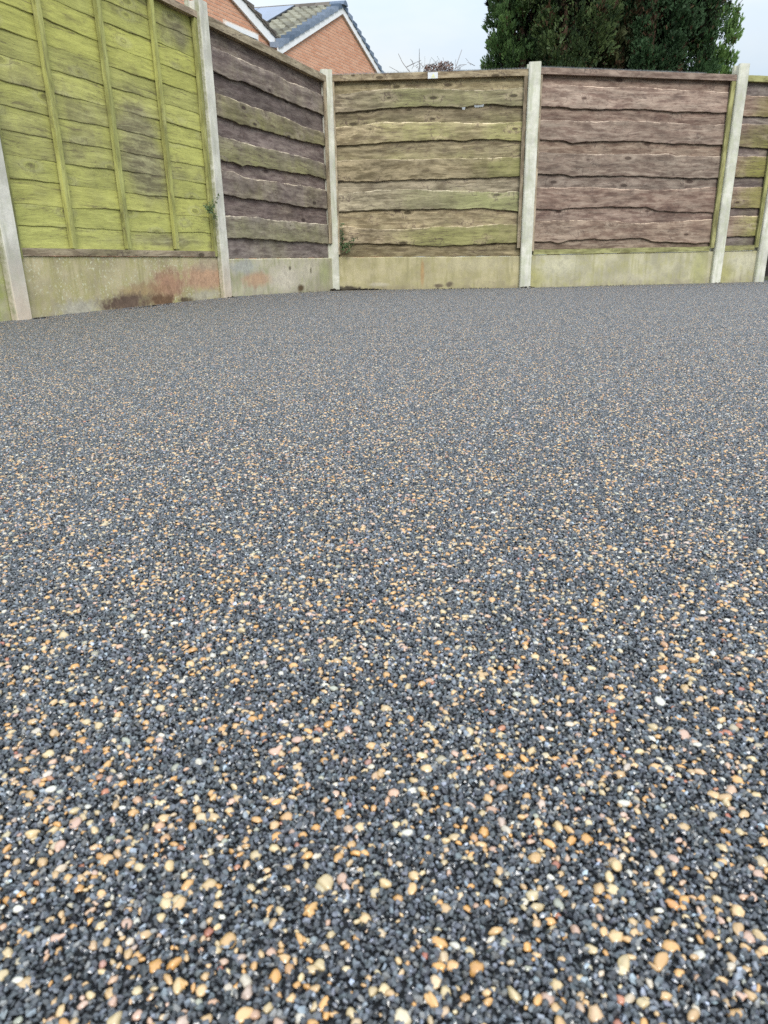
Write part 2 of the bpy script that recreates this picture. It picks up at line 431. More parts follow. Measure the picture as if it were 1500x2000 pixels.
pts, rots, ids = [], [], []
def fence_x(y): return -1.176 + (y - 5.529) * .354 if y < 5.53 else -1.176 + (y - 5.529) * .403
last = None
for iy in range(40):
    for ix in range(40):
        x = -4.0 + (ix + .5) * TILE; y = -2.0 + (iy + .5) * TILE
        if x < fence_x(y) - .2 or y > 7.28 + max(0, x - 1.3) * .21 + max(0, 1.3 - x) * .08 + .2 or x > 6: continue
        pts.append((x, y, ground_z(y))); rots.append((0, 0, math.pi / 2 * random.randrange(4)))
        k = (ix * 2 + iy * 3 + (ix * iy) % 2) % NPATCH; ids.append(k)
gm = bpy.data.meshes.new('resin_gravel'); gm.from_pydata(pts, [], [])
a = gm.attributes.new('rot', 'FLOAT_VECTOR', 'POINT'); a.data.foreach_set('vector', np.array(rots, dtype=np.float32).ravel())
a = gm.attributes.new('pick', 'INT', 'POINT'); a.data.foreach_set('value', np.array(ids, dtype=np.int32))
grav = tag(link('resin_gravel', gm), 'dark grey resin bound gravel flecked with orange and cream stones across the driveway', kind='stuff')
ng = bpy.data.node_groups.new('scatter_stones', 'GeometryNodeTree')
ng.interface.new_socket('Geometry', in_out='INPUT', socket_type='NodeSocketGeometry')
ng.interface.new_socket('Geometry', in_out='OUTPUT', socket_type='NodeSocketGeometry')
gi, go = ng.nodes.new('NodeGroupInput'), ng.nodes.new('NodeGroupOutput')
ci = ng.nodes.new('GeometryNodeCollectionInfo'); ci.inputs[0].default_value = pc
ci.inputs['Separate Children'].default_value = True; ci.inputs['Reset Children'].default_value = True
iop = ng.nodes.new('GeometryNodeInstanceOnPoints'); iop.inputs['Pick Instance'].default_value = True
def named(name, typ):
    n = ng.nodes.new('GeometryNodeInputNamedAttribute'); n.data_type = typ; n.inputs['Name'].default_value = name; return n
na, nb = named('rot', 'FLOAT_VECTOR'), named('pick', 'INT')
e2r = ng.nodes.new('FunctionNodeEulerToRotation')
ng.links.new(gi.outputs[0], iop.inputs['Points']); ng.links.new(ci.outputs[0], iop.inputs['Instance'])
ng.links.new(nb.outputs[0], iop.inputs['Instance Index'])
ng.links.new(na.outputs[0], e2r.inputs[0]); ng.links.new(e2r.outputs[0], iop.inputs['Rotation'])
ng.links.new(iop.outputs[0], go.inputs[0])
gmod = grav.modifiers.new('scatter', 'NODES'); gmod.node_group = ng
# the nearest, largest pebbles one by one
peb_mesh = []
for i in range(14):
    V, F = ICO2
    sc = np.array([1, rng.uniform(.5, .85), rng.uniform(.42, .6)])
    dd = rng.normal(0, 1, (3, 3)); k = 1 + .12 * np.sin(V @ dd.T * 1.7).sum(1)
    P = V * k[:, None] * sc
    me = np_mesh('pebble', P, F, np.concatenate([np.repeat(peb_cols(1), len(P), 0), np.ones((len(P), 1))], 1), np.ones(len(F), bool))
    me.materials.append(M_STONE); peb_mesh.append(me)
placed = []
while len(placed) < 290:
    y = .16 + .5 * random.random() ** 1.5; x = random.uniform(-1, 1) * (.10 + y * .55)
    s = min(.0046, .0024 * math.exp(random.gauss(.1, .28)))
    if any((x - a) ** 2 + (y - b) ** 2 < ((s + c) * 1.05) ** 2 for a, b, c in placed): continue
    placed.append((x, y, s))
    o = link('pebble', peb_mesh[len(placed) % 14], None, patio)
    o.location = (x, y, .0002); o.scale = (s, s, s); o.rotation_euler = (random.uniform(-.2, .2), random.uniform(-.2, .2), random.uniform(0, 6.28))

# ------------------------------------------------------------------ fence geometry
POSTS = {1: (-1.846, 3.735), 2: (-1.176, 5.529), 3: (-.455, 7.318), 4: (1.380, 7.151), 5: (3.380, 7.560), 6: (3.870, 7.660)}
d12 = Vector((POSTS[2][0] - POSTS[1][0], POSTS[2][1] - POSTS[1][1])).normalized()
POSTS[0] = (POSTS[1][0] - d12.x * 1.93, POSTS[1][1] - d12.y * 1.93)
def frame(a, b):
    a, b = Vector(POSTS[a]), Vector(POSTS[b]); d = b - a
    return a, d.length, math.atan2(d.y, d.x)
def post(k, ang, top, label, mat, w=.105):
    """H-section concrete post: chamfered front face, slots each side"""
    h, c = w / 2, .009
    prof = [(-h + c, -.056), (h - c, -.056), (h, -.056 + c), (h, -.022), (h - .022, -.020), (h - .022, .026), (h, .028), (h, .056), (-h, .056),
            (-h, .028), (-h + .022, .026), (-h + .022, -.020), (-h, -.022), (-h, -.056 + c)]
    nseg = 14; z0 = ground_z(POSTS[k][1]) - .12
    vs = []; n = len(prof)
    for i in range(nseg + 1):
        z = z0 + (top - z0) * i / nseg
        for (x, y) in prof:
            j = .0016; vs.append((x + random.uniform(-j, j), y + random.uniform(-j, j), z + (random.uniform(-.003, .003) if i == nseg else 0)))
    fs = [(i * n + q, i * n + (q + 1) % n, (i + 1) * n + (q + 1) % n, (i + 1) * n + q) for i in range(nseg) for q in range(n)]
    fs += [tuple(range(n - 1, -1, -1)), tuple(nseg * n + q for q in range(n))]
    o = MB().add(vs, fs).build('concrete_post', mat)
    o.location = (POSTS[k][0], POSTS[k][1], 0); o.rotation_euler = (0, 0, ang)
    tag(o, label, 'fence post', 'slotted concrete posts holding the fence')
    return o
C_POST = concrete('pale_post_concrete', (.62, .61, .53), algae=(.44, .47, .30), algae_amt=.55, pits=.7)
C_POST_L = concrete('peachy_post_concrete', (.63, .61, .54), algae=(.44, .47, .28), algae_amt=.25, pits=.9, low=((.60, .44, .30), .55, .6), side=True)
ang = {1: frame(1, 2)[2], 2: frame(1, 2)[2] - .02, 3: (frame(2, 3)[2] + frame(3, 4)[2]) / 2 - .35, 4: 0.03, 5: frame(4, 5)[2], 6: frame(4, 5)[2], 0: frame(1, 2)[2]}
post(0, ang[0], 1.86, 'pale concrete post at the far left outside the corner of the green fence', C_POST_L)
post(1, ang[1], 1.86, 'pale concrete post at the left edge, rough speckled side and clean front face', C_POST_L)
post(2, ang[2], 1.872, 'tall pale concrete post between the bright green panel and the dark brown panel', C_POST_L)
post(3, ang[3], 1.846, 'slim concrete post in the corner, where the dark panel meets the tan panel', C_POST)
post(4, ang[4], 1.842, 'clean cream concrete post between the tan panel and the mauve panel', C_POST)
post(5, ang[5], 1.888, 'leaning looking concrete post right of the mauve panel, bluish weathered top', C_POST)
post(6, ang[6], 1.86, 'concrete post cut by the right edge of the picture beside a dark gap', C_POST)

def gravel_board(a, b, top_a, top_b, label, mat):
    p, L, an = frame(a, b)
    n = 40; vs = []
    zb = -.14
    for i in range(n + 1):
        s = .036 + (L - .072) * i / n; zt = top_a + (top_b - top_a) * i / n + random.uniform(-.0012, .0012)
        vs += [(s, -.017, zb), (s, -.017, zt - .006), (s, -.011, zt), (s, .018, zt), (s, .024, zt - .006), (s, .024, zb)]
    fs = [(i * 6 + q, i * 6 + 6 + q, i * 6 + 6 + (q + 1) % 6, i * 6 + (q + 1) % 6) for i in range(n) for q in range(6)]
    fs += [(0, 1, 2, 3, 4, 5), tuple(n * 6 + q for q in (5, 4, 3, 2, 1, 0))]
    o = MB().add(vs, fs).build('gravel_board', mat)
    o.location = (p.x, p.y, 0); o.rotation_euler = (0, 0, an)
    tag(o, label, 'gravel board', 'concrete gravel boards under the fence panels')
    return o
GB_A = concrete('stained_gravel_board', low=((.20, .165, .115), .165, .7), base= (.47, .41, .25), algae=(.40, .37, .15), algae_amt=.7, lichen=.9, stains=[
    (1.72, .16, .36, .105, (.54, .33, .215), .9, .9), (1.78, .25, .25, .06, (.46, .38, .27), .7, 1.0), (1.26, .125, .21, .12, (.40, .225, .15), .9, .9),
    (1.0, .10, .28, .05, (.36, .22, .12), .6, 1.2), (.43, .03, .20, .055, (.47, .44, .36), .85, 1.0), (.84, .035, .29, .062, (.16, .11, .08), 1, 1.0),
    (1.18, .03, .17, .045, (.20, .12, .07), 1, 1.2), (1.68, .035, .22, .045, (.47, .43, .32), .95, 1.2), (1.42, .02, .10, .02, (.10, .07, .045), .9, 1.3)])
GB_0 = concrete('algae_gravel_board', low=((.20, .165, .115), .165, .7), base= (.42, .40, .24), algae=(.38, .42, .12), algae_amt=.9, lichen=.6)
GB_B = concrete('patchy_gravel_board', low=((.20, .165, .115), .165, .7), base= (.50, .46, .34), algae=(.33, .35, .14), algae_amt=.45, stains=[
    (.50, .12, .26, .06, (.56, .35, .22), .8, 1.1), (.95, .11, .30, .13, (.64, .58, .46), 1, .9), (1.35, .17, .25, .10, (.60, .55, .42), .9, 1.0),
    (.30, .22, .22, .06, (.45, .46, .43), .7, 1.1), (1.21, .022, .07, .035, (.13, .09, .05), 1, .5), (1.03, .195, .03, .022, (.14, .12, .08), .9, .8),
    (1.42, .17, .018, .03, (.2, .18, .11), .8, .8), (1.7, .14, .12, .14, (.34, .37, .16), .6, 1.0)])
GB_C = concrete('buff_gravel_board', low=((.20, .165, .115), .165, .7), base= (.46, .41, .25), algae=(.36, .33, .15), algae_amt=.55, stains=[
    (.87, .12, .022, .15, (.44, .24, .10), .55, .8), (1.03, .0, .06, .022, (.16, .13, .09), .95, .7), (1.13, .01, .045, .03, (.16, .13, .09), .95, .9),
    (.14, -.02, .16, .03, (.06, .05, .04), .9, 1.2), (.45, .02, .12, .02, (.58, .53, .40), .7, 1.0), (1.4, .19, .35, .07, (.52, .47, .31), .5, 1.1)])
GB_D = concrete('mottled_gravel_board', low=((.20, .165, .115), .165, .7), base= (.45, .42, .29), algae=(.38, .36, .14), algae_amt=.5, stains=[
    (.35, .17, .24, .11, (.55, .52, .38), .75, 1.1), (.08, .05, .14, .12, (.36, .34, .12), .6, 1.1), (1.1, .04, .28, .05, (.50, .46, .34), .5, 1.2),
    (1.85, .12, .1, .2, (.34, .34, .12), .55, 1.1)])
gravel_board(0, 1, .33, .33, 'green stained concrete gravel board at the lower left corner', GB_0)
gravel_board(1, 2, .311, .294, 'concrete gravel board with orange and dark brown stains under the green panel', GB_A)
gravel_board(2, 3, .279, .270, 'pale patchy gravel board with a cream fan stain under the dark brown panel', GB_B)
gravel_board(3, 4, .274, .256, 'buff gravel board with a faint rust streak under the tan panel', GB_C)
gravel_board(4, 5, .266, .268, 'mottled cream gravel board under the mauve brown panel', GB_D)
gravel_board(5, 6, .268, .268, 'short gravel board under the narrow panel at the right', GB_D)

def lerp(pts, s):
    if s <= pts[0][0]: return pts[0][1]
    for (a, b), (c, d) in zip(pts, pts[1:]):
        if s <= c:
            t = (s - a) / (c - a); return b + (d - b) * t
    return pts[-1][1]
def set_attrs(me, f):
    V = [v.co for v in me.vertices]
    a = me.attributes.new('uvm', 'FLOAT_VECTOR', 'POINT'); a.data.foreach_set('vector', [c for v in V for c in f(v)[0]])
    a = me.attributes.new('mixw', 'FLOAT_COLOR', 'POINT'); a.data.foreach_set('color', [c for i, v in enumerate(V) for c in f(v)[1]])
def board(parent, mat, s0, s1, top, bot, y_top, y_bot, thick, mixf, edge=1.0, n=56, cham=.010, wob=.0022, name='board', label=None):
    """one wavy-edged board; top and bot are (s, z) lines, mixf(s, z, k) -> algae, pale (k 0..1 from bottom to top)"""
    vs, uv, mx = [], [], []
    ph = random.uniform(0, 99)
    def wv(s, q): return wob * (math.sin(s * 31 + ph + q) + .6 * math.sin(s * 67 + ph * 1.7 + q * 3) + .5 * math.sin(s * 13 + q * 5 + ph))
    rows = 9
    for i in range(n + 1):
        s = s0 + (s1 - s0) * i / n
        zt = lerp(top, s) + wv(s, 1); zb = lerp(bot, s) + wv(s, 2)
        chm = cham * (.6 + .4 * math.sin(s * 9 + ph)) if cham > 0 else .001
        zz = [zb, zb + .003] + [zb + .003 + (zt - chm - zb - .003) * k for k in (.25, .5, .75, 1)] + [zt]
        bow = .0018 * math.sin(s * 5 + ph)
        yy = [y_bot + .002 + bow] + [y_bot + bow + (y_top - y_bot) * k for k in (0, .25, .5, .75, 1)] + [y_top + chm * .9 + bow]
        for q, (z, y) in enumerate(zip(zz, yy)):
            al, pa = mixf(s, z, q / 6)
            vs.append((s, y, z)); uv.append((s, z, 0)); mx.append((al, pa, edge if q == 6 else (edge * .12 if q == 5 and cham > 0 else 0), 1))
        vs.append((s, y_top + thick + bow, zt)); uv.append((s, zt + .01, 0)); mx.append((.3, 0, edge * .5, 1))
        vs.append((s, y_bot + thick + bow, zb)); uv.append((s, zb - .01, 0)); mx.append((.1, 0, 0, 1))
    fs = [(i * rows + q, (i + 1) * rows + q, (i + 1) * rows + (q + 1) % rows, i * rows + (q + 1) % rows) for i in range(n) for q in range(rows)]
    fs += [tuple(range(rows)), tuple(n * rows + q for q in range(rows - 1, -1, -1))]
    me = bpy.data.meshes.new(name); me.from_pydata(vs, [], fs); me.update()
    me.attributes.new('uvm', 'FLOAT_VECTOR', 'POINT').data.foreach_set('vector', [c for v in uv for c in v])
    me.attributes.new('mixw', 'FLOAT_COLOR', 'POINT').data.foreach_set('color', [c for v in mx for c in v])
    o = link(name, me, mat, parent)
    if label: o['label'] = label
    return o
def rail(parent, mat, name, x0, x1, y0, y1, z0a, z0b, h, al=.3, pa=.2, vertical=False, zt=None, n=20):
    """slightly uneven sawn rail; horizontal from x0 to x1 (z0a to z0b) or vertical from z0a up to zt"""
    vs, uv = [], []
    for i in range(n + 1):
        t = i / n; j = lambda: random.uniform(-.0009, .0009)
        if vertical:
            z = z0a + (zt - z0a) * t; ring = [(x0, y0, z), (x1, y0, z), (x1, y1, z), (x0, y1, z)]
            ring = [(x + j(), y + j(), z) for x, y, z in ring]
            uv += [(z, x0 + k, 0) for k in (0, x1 - x0, x1 - x0 + .03, -.03)]
        else:
            x = x0 + (x1 - x0) * t; z = z0a + (z0b - z0a) * t
            ring = [(x, y0 + j(), z + j()), (x, y0 + j(), z + h + j()), (x, y1, z + h), (x, y1, z)]
            uv += [(x, z + k, 0) for k in (0, h, h + .03, -.03)]
        vs += ring
    fs = [(i * 4 + q, i * 4 + (q + 1) % 4, i * 4 + 4 + (q + 1) % 4, i * 4 + 4 + q) for i in range(n) for q in range(4)]
    fs += [(3, 2, 1, 0), tuple(n * 4 + q for q in range(4))]
    if not vertical: fs = [f[::-1] for f in fs]
    me = bpy.data.meshes.new(name); me.from_pydata(vs, [], fs); me.update()
    me.attributes.new('uvm', 'FLOAT_VECTOR', 'POINT').data.foreach_set('vector', [c for v in uv for c in v])
    me.attributes.new('mixw', 'FLOAT_COLOR', 'POINT').data.foreach_set('color', [al, pa, 0, 1] * len(vs))
    return link(name, me, mat, parent)
M_SPIKE = plain('grey_plastic', (.17, .18, .19), .5, .4, .1)
def spikes(parent, x0, x1, za, zb):
    """plastic anti-climb strip: three rows of short teeth on a thin base"""
    b = MB(); n = int((x1 - x0) / .30)
    for i in range(n):
        a0 = x0 + (x1 - x0) * i / n; a1 = x0 + (x1 - x0) * (i + 1) / n - .004
        z = za + (zb - za) * (i + .5) / n
        b.box(a0, a1, -.012, .030, z, z + .003)
        m_ = int((a1 - a0) / .013)
        for k in range(m_):
            for y in (-.006, .009, .024):
                x = a0 + (k + .5) * (a1 - a0) / m_
                b.add([(x - .0022, y - .0022, z + .003), (x + .0022, y - .0022, z + .003), (x, y + .003, z + .003), (x, y, z + .019)], [(0, 1, 3), (1, 2, 3), (2, 0, 3)])
    o = b.build('spike_strip', M_SPIKE, parent); o['kind'] = 'stuff'
def panel(a, b, label, top_a=1.80, top_b=1.80):
    p, L, an = frame(a, b)
    root = empty('fence_panel', (p.x, p.y, 0), an)
    tag(root, label, 'fence panel', 'timber fence panels between the concrete posts')
    return root, L

def waney(root, L, fronts, mat_f, mat_r, mixfront, mixrear, bottom, top, s0=.045, mats=None, rear_cut=None):
    """front boards with rear boards showing in the bays between them"""
    n = max(10, int(56 * L / 1.93))
    s1 = L - .045
    prev = None
    for k, (t, bt) in enumerate(fronts):
        board(root, mats[k] if mats else mat_f, s0, s1, t, bt, .003, -.005, .008, lambda s, z, q, k=k: mixfront(s, z, q, k), n=n)
    bounds = [[(0, top + .022), (L, top + .022)]] + [f[1] for f in fronts]
    for k in range(len(fronts) + 1):
        hi = bounds[k] if k == 0 else [(s, z + .045) for s, z in bounds[k]]
        nn_ = n
        if rear_cut and k == rear_cut[0]:
            nn_ = 220
            hi = [(s, lerp(bounds[k], s) + (.045 if not rear_cut[1] < s < rear_cut[2] else (-.017 if math.sin(s * 47) + .7 * math.sin(s * 113) > (-.5 if s > 1.30 else .75) else .012))) for s in [L * i / 400 for i in range(401)]]
        lo = [(s, z - .045) for s, z in fronts[k][0]] if k < len(fronts) else [(0, bottom[0]), (L, bottom[1])]
        board(root, mat_r, s0, s1, hi, lo, .0165, .0130, .009, lambda s, z, q, k=k: mixrear(s, z, q, k), edge=.2, cham=0, n=nn_, name='rear_board')

# --- waney boards, measured on each panel
D_B=[([(0.096,1.69),(0.283,1.686),(0.529,1.679),(0.779,1.678),(1.048,1.687),(1.289,1.679),(1.534,1.669),(1.817,1.668),(1.979,1.665)],
 [(0.092,1.508),(0.263,1.512),(0.395,1.501),(0.629,1.496),(0.966,1.508),(1.225,1.503),(1.401,1.492),(1.666,1.497),(1.981,1.493)]),
([(0.09,1.403),(0.353,1.405),(0.504,1.398),(0.807,1.408),(1.115,1.413),(1.431,1.402),(1.646,1.388),(1.951,1.399)],
 [(0.092,1.243),(0.316,1.242),(0.401,1.222),(0.619,1.238),(1.03,1.247),(1.348,1.23),(1.706,1.227),(1.962,1.222)]),
([(0.09,1.146),(0.323,1.137),(0.577,1.134),(1.008,1.138),(1.413,1.144),(1.469,1.127),(1.959,1.127)],
 [(0.084,0.963),(0.336,0.964),(0.423,0.947),(0.68,0.951),(1.028,0.952),(1.386,0.942),(1.677,0.933),(1.971,0.938)]),
([(0.091,0.852),(0.311,0.849),(0.567,0.857),(0.864,0.842),(1.094,0.838),(1.221,0.828),(1.49,0.835),(1.763,0.85),(1.947,0.858)],
 [(0.085,0.672),(0.307,0.659),(0.461,0.676),(0.792,0.684),(1.202,0.682),(1.333,0.647),(1.61,0.635),(1.946,0.629)]),
([(0.083,0.564),(0.331,0.566),(0.54,0.569),(0.893,0.559),(0.983,0.553),(1.111,0.537),(1.402,0.54),(1.732,0.56),(1.937,0.567)],
 [(0.094,0.385),(0.258,0.383),(0.32,0.367),(0.432,0.389),(0.695,0.404),(0.839,0.391),(1.198,0.407),(1.313,0.37),(1.574,0.359),(1.791,0.348),(1.942,0.351)])]
C_B=[([(0.056,1.653),(0.206,1.664),(0.465,1.687),(0.735,1.69),(0.895,1.681),(1.136,1.668),(1.401,1.648),(1.599,1.65),(1.716,1.661),(1.775,1.656)],
 [(0.057,1.509),(0.256,1.518),(0.571,1.536),(0.869,1.542),(1.218,1.521),(1.444,1.542),(1.67,1.516),(1.776,1.513)]),
([(0.056,1.394),(0.322,1.404),(0.46,1.425),(0.733,1.42),(1.14,1.404),(1.409,1.393),(1.61,1.384),(1.689,1.396),(1.769,1.389)],
 [(0.056,1.244),(0.248,1.247),(0.595,1.262),(0.869,1.264),(1.074,1.265),(1.224,1.251),(1.386,1.264),(1.548,1.254),(1.777,1.232)]),
([(0.055,1.121),(0.412,1.124),(0.732,1.113),(1.213,1.109),(1.553,1.107),(1.776,1.107)],
 [(0.055,0.943),(0.422,0.935),(0.591,0.941),(0.87,0.943),(1.147,0.942),(1.395,0.943),(1.764,0.946)]),
([(0.05,0.834),(0.307,0.85),(0.449,0.863),(0.73,0.861),(1.149,0.841),(1.495,0.82),(1.633,0.815),(1.701,0.826),(1.77,0.816)],
 [(0.044,0.684),(0.303,0.689),(0.559,0.693),(0.871,0.686),(1.151,0.689),(1.236,0.675),(1.361,0.689),(1.57,0.671),(1.771,0.65)]),
([(0.047,0.565),(0.198,0.545),(0.442,0.52),(0.586,0.514),(0.871,0.525),(1.041,0.532),(1.295,0.527),(1.505,0.543),(1.769,0.538)],
 [(0.048,0.401),(0.295,0.397),(0.584,0.388),(1.014,0.36),(1.299,0.366),(1.581,0.377),(1.777,0.376)])]
B_B=[([(0.1,1.652),(0.702,1.650),(1.032,1.65),(1.209,1.639),(1.398,1.644),(1.782,1.644)],
 [(0.094,1.5),(0.268,1.497),(0.30,1.485),(0.528,1.506),(1.033,1.493),(1.453,1.486),(1.765,1.486)]),
([(0.097,1.375),(0.325,1.371),(0.7,1.364),(1.221,1.365),(1.436,1.338),(1.764,1.347)],
 [(0.105,1.228),(0.40,1.222),(0.428,1.205),(0.46,1.216),(0.781,1.221),(1.109,1.219),(1.473,1.222),(1.78,1.237)]),
([(0.113,1.103),(0.409,1.101),(0.793,1.096),(1.23,1.104),(1.776,1.091)],
 [(0.116,0.942),(0.32,0.947),(0.42,0.932),(0.46,.944),(0.699,0.954),(0.886,0.954),(1.085,0.953),(1.524,0.968),(1.788,0.96)]),
([(0.137,0.882),(0.278,0.886),(0.472,0.858),(0.685,0.862),(1.074,0.866),(1.398,0.871),(1.778,0.868)],
 [(0.133,0.721),(0.235,0.72),(0.365,0.709),(0.664,0.713),(1.054,0.709),(1.333,0.698),(1.787,0.707)]),
([(0.133,0.577),(0.554,0.585),(0.834,0.573),(1.799,0.57)],
 [(0.139,0.421),(0.355,0.428),(0.622,0.423),(0.813,0.419),(1.143,0.407),(1.414,0.413),(1.807,0.396)])]
E_B=[([(0.1,1.644),(0.32,1.639)],[(0.1,1.471),(0.36,1.468)]),([(0.09,1.406),(0.37,1.403)],[(0.09,1.209),(0.41,1.198)]),
([(0.065,1.128),(0.42,1.131)],[(0.077,0.945),(0.437,0.946)]),([(0.055,0.854),(0.434,0.859)],[(0.053,0.667),(0.431,0.668)]),
([(0.042,0.597),(0.425,0.595)],[(0.054,0.408),(0.422,0.404)])]

# --- panel B: dark brown with green lower boards
root, L = panel(2, 3, 'dark brown waney edge fence panel with green tinged boards, left of the corner post')
waney(root, L, B_B, W_BROWN, W_BROWN,
      lambda s, z, q, k: ((.72, .95, .95, .62, .85)[k] * .80 * (1 - .35 * q * q) * (.6 + .4 * min(1, s / .3)) * ((.55 + .45 * s / 1.8) if k == 0 else 1), .35),
      lambda s, z, q, k: ((.35, .25, .22, .25, .28, .5)[k] * (.5 + .5 * math.sin(s * 4 + k)), .2), (.281, .272), 1.745)
rail(root, W_RAIL, 'capping_rail', .045, L - .045, -.028, .034, 1.757, 1.746, .052, .25, .3)
rail(root, W_RAIL, 'edge_batten', .048, .072, .030, .052, .29, 0, 0, .2, .2, True, 1.748)
rail(root, W_RAIL, 'edge_batten', L - .088, L - .052, -.030, -.011, .40, 0, 0, .35, .3, True, 1.745)
rail(root, W_RAIL, 'back_rail', .075, L - .09, .040, .062, .30, .292, .035, .2, .2)
spikes(root, .06, L - .06, 1.809, 1.798)

# --- panel C: tan
root, L = panel(3, 4, 'tan and olive waney edge fence panel with a small white sticker on its rail')
def mc(s, z, q, k):
    gl = .80 + .18 * math.sin(s * 3 + k)
    left = max(0, 1 - s / .75)
    return (gl * (1 - .75 * left) * (.8 + .15 * min(1, max(0, (s - .6) / .6))) - (.35 * max(0, min(1, 1.8 - s)) if k == 2 else 0), .25 + .75 * left + (.35 if k == 2 else 0) + (.2 * max(0, min(1, 1.6 - s)) if k == 4 else 0))
waney(root, L, C_B, W_TAN, W_TAN, mc,
      lambda s, z, q, k: (max(.08, (.35, .75, .72, .55, .62, .15)[k] * (1 - 1.0 * q if k else .6)), .15), (.275, .258), 1.745,
      rear_cut=(1, 1.20, 1.46))
rail(root, W_RAIL, 'capping_rail', .045, L - .045, -.028, .034, 1.758, 1.744, .050, .35, .8)
rail(root, W_RAIL, 'edge_batten', L - .082, L - .052, -.030, -.011, .33, 0, 0, .3, .2, True, 1.742)
rail(root, W_RAIL, 'edge_batten', .050, .078, -.030, -.011, .30, 0, 0, .2, .6, True, 1.754)
rail(root, W_RAIL, 'back_rail', .075, L - .09, .040, .062, .30, .292, .035, .2, .2)
spikes(root, .06, L - .06, 1.809, 1.795)
stk = MB().box(.916, 1.004, -.0335, -.0292, 1.748, 1.796).build('sticker', plain('white_sticker', (.66, .68, .70), .35, .5, .04, 30, 0, 0), root)
yl = plain('faded_yellow_print', (.72, .72, .38), .4, .4, .1, 40, 0, 0)
g = MB()
g.add([(.950, -.0345, 1.762), (.978, -.0345, 1.762), (.964, -.0345, 1.788)], [(0, 1, 2)])
g.add([(.945, -.0345, 1.752), (.983, -.0345, 1.752), (.983, -.0345, 1.757), (.945, -.0345, 1.757)], [(0, 1, 2, 3)])
g.build('faded_mark', yl, stk)

# --- panel D: mauve brown
root, L = panel(4, 5, 'mauve brown waney edge fence panel without green, under the dark conifer')
waney(root, L, D_B, W_MAUVE, W_MAUVE,
      lambda s, z, q, k: (.10, .25 + .2 * math.sin(s * 2.3 + k * 1.7)), lambda s, z, q, k: (.08, .3), (.305, .305), 1.745)
rail(root, W_RAIL, 'capping_rail', .045, L - .045, -.028, .034, 1.757, 1.752, .050, .1, .35).data.materials[0] = wood('reddish_rail_wood', (.19, .12, .09), (.30, .21, .16), (.42, .31, .24), (.28, .25, .12))
rail(root, W_BATTEN, 'edge_batten', L - .098, L - .056, -.030, -.011, .30, 0, 0, .22, .2, True, 1.748)
rail(root, W_RAIL, 'edge_batten', .052, .072, -.030, -.011, .30, 0, 0, .2, .3, True, 1.75)
rail(root, W_BATTEN, 'bottom_rail', .074, L - .10, -.024, .016, .268, .270, .045, .12, .25)
spikes(root, .06, L - .35, 1.808, 1.803)

# --- panel E: narrow
root, L = panel(5, 6, 'narrow brown fence panel with green edges at the right of the picture')
waney(root, L, E_B, W_MAUVE, W_BROWN,
      lambda s, z, q, k: (.35 + .5 * s / .45 - .2 * q, .25), lambda s, z, q, k: (.15 + .3 * s / .45, .2), (.305, .305), 1.745)
rail(root, W_BATTEN, 'capping_rail', .045, L - .045, -.028, .034, 1.752, 1.750, .050, .3, .4)
rail(root, W_BATTEN, 'edge_batten', L - .092, L - .056, -.030, -.011, .30, 0, 0, .4, .1, True, 1.748)
rail(root, W_GREEN, 'bottom_rail', .056, L - .094, -.024, .016, .270, .272, .05, .35, .1)

# --- panel A and its neighbour: bright green, framed side showing
def green_panel(a, b, label, zb_a, zb_b):
    root, L = panel(a, b, label)
    nb = 13
    zs0, zs1 = zb_a + .030, 1.752
    for k in range(nb):
        h = (zs1 - zs0) / nb
        zl = zs0 + k * h; zt = zl + h + .028
        sag = random.uniform(-.006, .006)
        bot = [(L * i / 8, zl + random.uniform(-.004, .004) + sag * math.sin(i)) for i in range(9)]
        if k == 0: bot = [(0, zb_a + .01), (L, zb_b + .01)]
        top = [(0, min(zt, 1.775)), (L, min(zt, 1.775))]
        def mf(s, z, q, k=k):
            g_ = .93
            g_ -= .72 * math.exp(-(((s - 1.15) / .22) ** 2 + ((z - 1.00) / .22) ** 2)) + .45 * math.exp(-(((s - 1.3) / .35) ** 2 + ((z - .75) / .15) ** 2))
            g_ -= .40 * math.exp(-(((s - .25) / .3) ** 2 + ((z - .9) / .25) ** 2)) + .6 * math.exp(-(((s - 1.72) / .25) ** 2 + ((z - 1.66) / .10) ** 2))
            g_ -= .30 * math.exp(-(((s - .68) / .2) ** 2 + ((z - 1.0) / .3) ** 2)) + .55 * math.exp(-(((s - 1.25) / .6) ** 2 + ((z - .40) / .05) ** 2))
            g_ -= .35 * (1 - q) * .6
            g_ += .25 * math.exp(-((s - 1.84) / .09) ** 2)
            return (max(.05, g_), .1 + .5 * math.exp(-(((s - 1.2) / .3) ** 2 + ((z - .8) / .25) ** 2)))
        board(root, W_GREEN, .047, L - .047, top, bot, .0068, .0018, .0045, mf, edge=.35, cham=.003, wob=.0012)
    for s in (.456, .909, 1.392):
        rail(root, W_BATTEN, 'batten', s - .017, s + .017, -.028, -.003, zb_a + .036, 0, 0, .85, .2, True, 1.762)
    for s in (.064, L - .066):
        rail(root, W_BATTEN, 'edge_batten', s - .018, s + .018, -.030, -.003, min(zb_a, zb_b) + .002, 0, 0, .7, .1, True, 1.762)
    rail(root, W_RAIL, 'bottom_rail', .085, L - .085, -.026, -.003, zb_a + .001, zb_b + .001, .036, .45, .35)
    rail(root, W_RAIL, 'capping_rail', .047, L - .047, -.034, .030, 1.764, 1.764, .036, .15, .35)
    return root
green_panel(1, 2, 'bright green algae covered fence panel with three upright battens on the left', .311, .294)
green_panel(0, 1, 'green fence panel beyond the leftmost post, cut by the picture edge', .332, .331)

